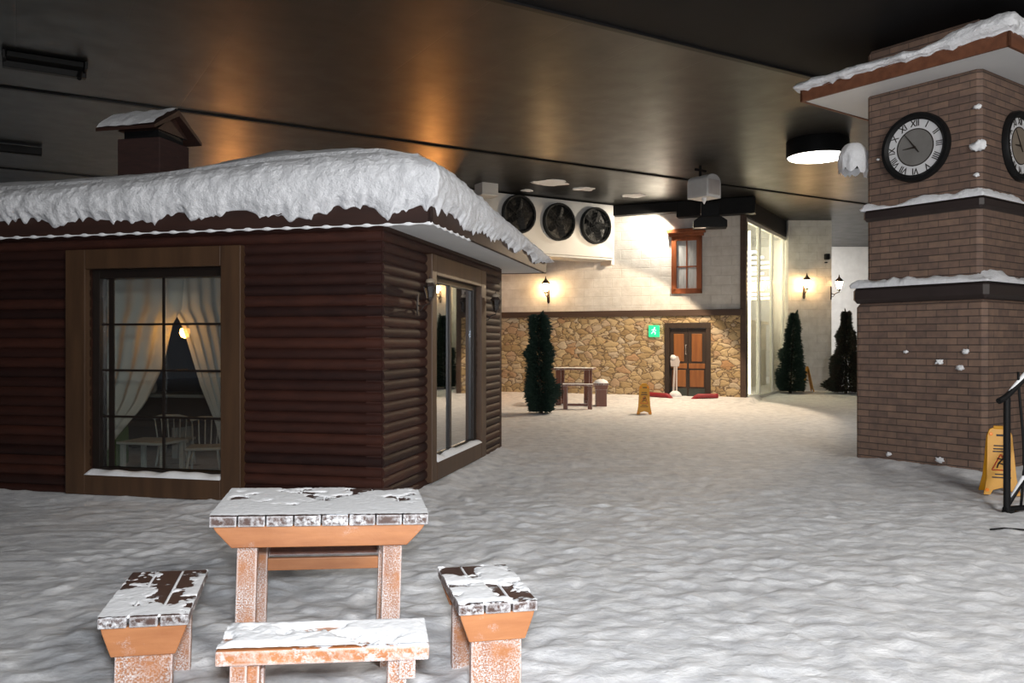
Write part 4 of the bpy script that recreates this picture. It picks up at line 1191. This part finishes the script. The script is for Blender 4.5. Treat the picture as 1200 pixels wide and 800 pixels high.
# white hooded device and its black mount
hp_ = P(825, 219, 18.0)
t = thing('snow_machine', 'white round-hooded machine hanging from the ceiling above the small window', 'machine', M=Matrix.Translation((hp_.x, hp_.y, hp_.z)) @ Matrix.Rotation(R(38), 4, 'Z'))
def hood(x0, x1):
    return [(x0, -.26), (x0, .08)] + [(x0 + (x1-x0)*(.5 - .5*math.cos(PI*k/10)), .08 + .17*math.sin(PI*k/10)) for k in range(1, 10)] + [(x1, .08), (x1, -.26)]
MB().prism(hood(-.24, .24), -.27, .27).build('hood', M_white, parent=t, bevel=.015)
MB().box(-.18, .18, -.29, -.26, -.2, .12).build('front_grille', M_greywhite, parent=t, bevel=.01)
MB().tube([(-.12, 0, .2), (-.12, 0, CEIL - hp_.z)], .03, 8).tube([(-.28, 0, CEIL - hp_.z - .1), (.05, 0, CEIL - hp_.z - .1)], .03, 8).build('hanger', M_black, parent=t)
MB().lathe([(.06, -.26), (.05, -.32), (.008, -.40)], 10, Matrix.Translation((-.12, -.1, 0))).build('icicle', M_snow2, parent=t, smooth=True)
fb = P(832, 257, 20.3)
t = thing('floodlight', 'black floodlight hanging in front of the wall above the small wooden window', 'floodlight', M=Matrix.Translation(fb) @ Matrix.Rotation(R(-10), 4, 'Z'))
MB().prism([(-.40, -.22), (.40, -.22), (.40, -.05), (.24, .06), (-.24, .06), (-.40, -.05)], -.2, .2).build('housing', M_black, parent=t, bevel=.015)
MB().box(-.22, .22, -.1, .1, .06, .4).box(-.05, .05, -.05, .05, .4, CEIL - fb.z - .002).build('mount', M_black, parent=t, bevel=.01)
# white box near the ceiling behind the roof
wbx = P(570, 215, 20.0)
tag(MB().box(-.22, .22, -.2, .2, -.3, CEIL - wbx.z + .01).box(-.24, .24, -.22, .22, -.32, -.27).build('junction_box', M_fanwhite, M=Matrix.Translation(wbx) @ Matrix.Rotation(R(30), 4, 'Z'), bevel=.015),
    'small white box under the ceiling behind the cabin roof', 'box')
for i, (px, py, w) in enumerate(((645, 214, .42), (684, 221, .27), (741, 229, .32), (617, 223, .16))):
    pp = P(px, py, F*(CEIL - H)/(CY - py))
    o = MB().blob((0, 0, 0), w, w*.85, .02, .6, 1.3, 20, seed=i+2).build('frost_patch', M_snow2, smooth=True, M=Matrix.Translation((pp.x, pp.y, CEIL - .004)) @ Matrix.Rotation(R(25), 4, 'Z'))
    tag(o, ['largest white frost patch on the ceiling above the cooling fans', 'second white frost patch on the ceiling right of the largest one', 'rightmost white frost patch on the ceiling near the dark beam', 'tiny white frost patch on the ceiling next to the cabin roof'][i], 'frost')
cm = P(968, 301, 25.85)
t = thing('security_camera', 'tiny black camera high on the white column', 'camera', M=Matrix.Translation(cm))
MB().box(-.07, .07, -.16, .0, -.09, .09).build('camera_body', M_black, parent=t, bevel=.02)
MB().tube([(0, 0, 0), (0, .06, .05)], .025, 8).lathe([(.05, -.19), (.045, -.16)], 12).build('mount', M_black, parent=t)

# ------------------------------------------------------------------ lights
def area(name, loc, target, sx, sy, w, col=(1, 1, 1), spread=None):
    L = bpy.data.lights.new(name, 'AREA'); L.shape = 'RECTANGLE'; L.size = sx; L.size_y = sy; L.energy = w; L.color = col
    if spread: L.spread = R(spread)
    o = bpy.data.objects.new(name, L); COL.objects.link(o); o.location = loc
    o.rotation_euler = (Vector(target) - Vector(loc)).to_track_quat('-Z', 'Y').to_euler(); return o
def spot(name, loc, target, w, ang_, blend, col=(1, 1, 1), r_=.1):
    L = bpy.data.lights.new(name, 'SPOT'); L.energy = w; L.color = col; L.spot_size = R(ang_); L.spot_blend = blend; L.shadow_soft_size = r_
    o = bpy.data.objects.new(name, L); COL.objects.link(o); o.location = loc
    o.rotation_euler = (Vector(target) - Vector(loc)).to_track_quat('-Z', 'Y').to_euler(); return o
area('camera_flash', (.05, -.05, 1.78), (.9, 8, 1.7), .25, .15, 158, (.93, .96, 1), 130)
area('hall_lamp_near', (5.0, -3.5, 5.2), (3.5, 4, 0), 2.2, 1.2, 930, (1, .96, .91))
area('hall_lamp_right', (6.5, 2.0, 5.3), (5.0, 4.5, 0), 1.1, 1.1, 200, (1, .97, .93))
area('round_lamp_light', (rl.x, rl.y, CEIL - .37), (rl.x, rl.y, 0), 1.0, 1.0, 50, (1, .95, .86))
wq = MBW @ Vector((bw(781, 260).x, -.42, 0))
spot('wall_flood', (wq.x, wq.y, 5.0), tuple(MBW @ Vector((bw(690, 260).x, -.1, 2.2))), 340, 160, .7, (1, .88, .70), .05)
spot('beam_flood', (fb.x - .1, fb.y - .1, fb.z - .26), (fb.x - 3.6, fb.y - .3, 0), 800, 136, .10, (1, .77, .52), .05)
area('rear_hall_lamp', (-13, 23.5, 5.3), (-13, 26, 0), 2.5, 1.0, 300, (.95, 1, .97))
gi = MG @ Vector((2.8, 1.2, 4.6))
area('shop_ceiling_light', tuple(gi), tuple(MG @ Vector((2.8, -1.5, 0))), 3.5, 1.5, 210, (1, .94, .80))
area('recess_light', (11.5, 30, 5.3), (11.5, 31.5, 0), 1.5, 1.0, 260, (1, .95, .88))
w = bpy.data.worlds.new('World'); sc.world = w; w.use_nodes = True
w.node_tree.nodes['Background'].inputs[0].default_value = (.75, .85, 1, 1)
w.node_tree.nodes['Background'].inputs[1].default_value = .07

# ------------------------------------------------------------------ camera and view
cam = bpy.data.cameras.new('camera'); co = bpy.data.objects.new('camera', cam); COL.objects.link(co)
co.location = (0, 0, H); co.rotation_euler = (R(90), 0, 0)
cam.sensor_width = 36; cam.lens = 36*F/1200; cam.shift_y = (CY - 400)/1200
cam.clip_end = 200
sc.camera = co
sc.view_settings.view_transform = 'Standard'; sc.view_settings.look = 'None'
sc.view_settings.gamma = 1; sc.view_settings.exposure = 0; sc.view_settings.use_curve_mapping = False
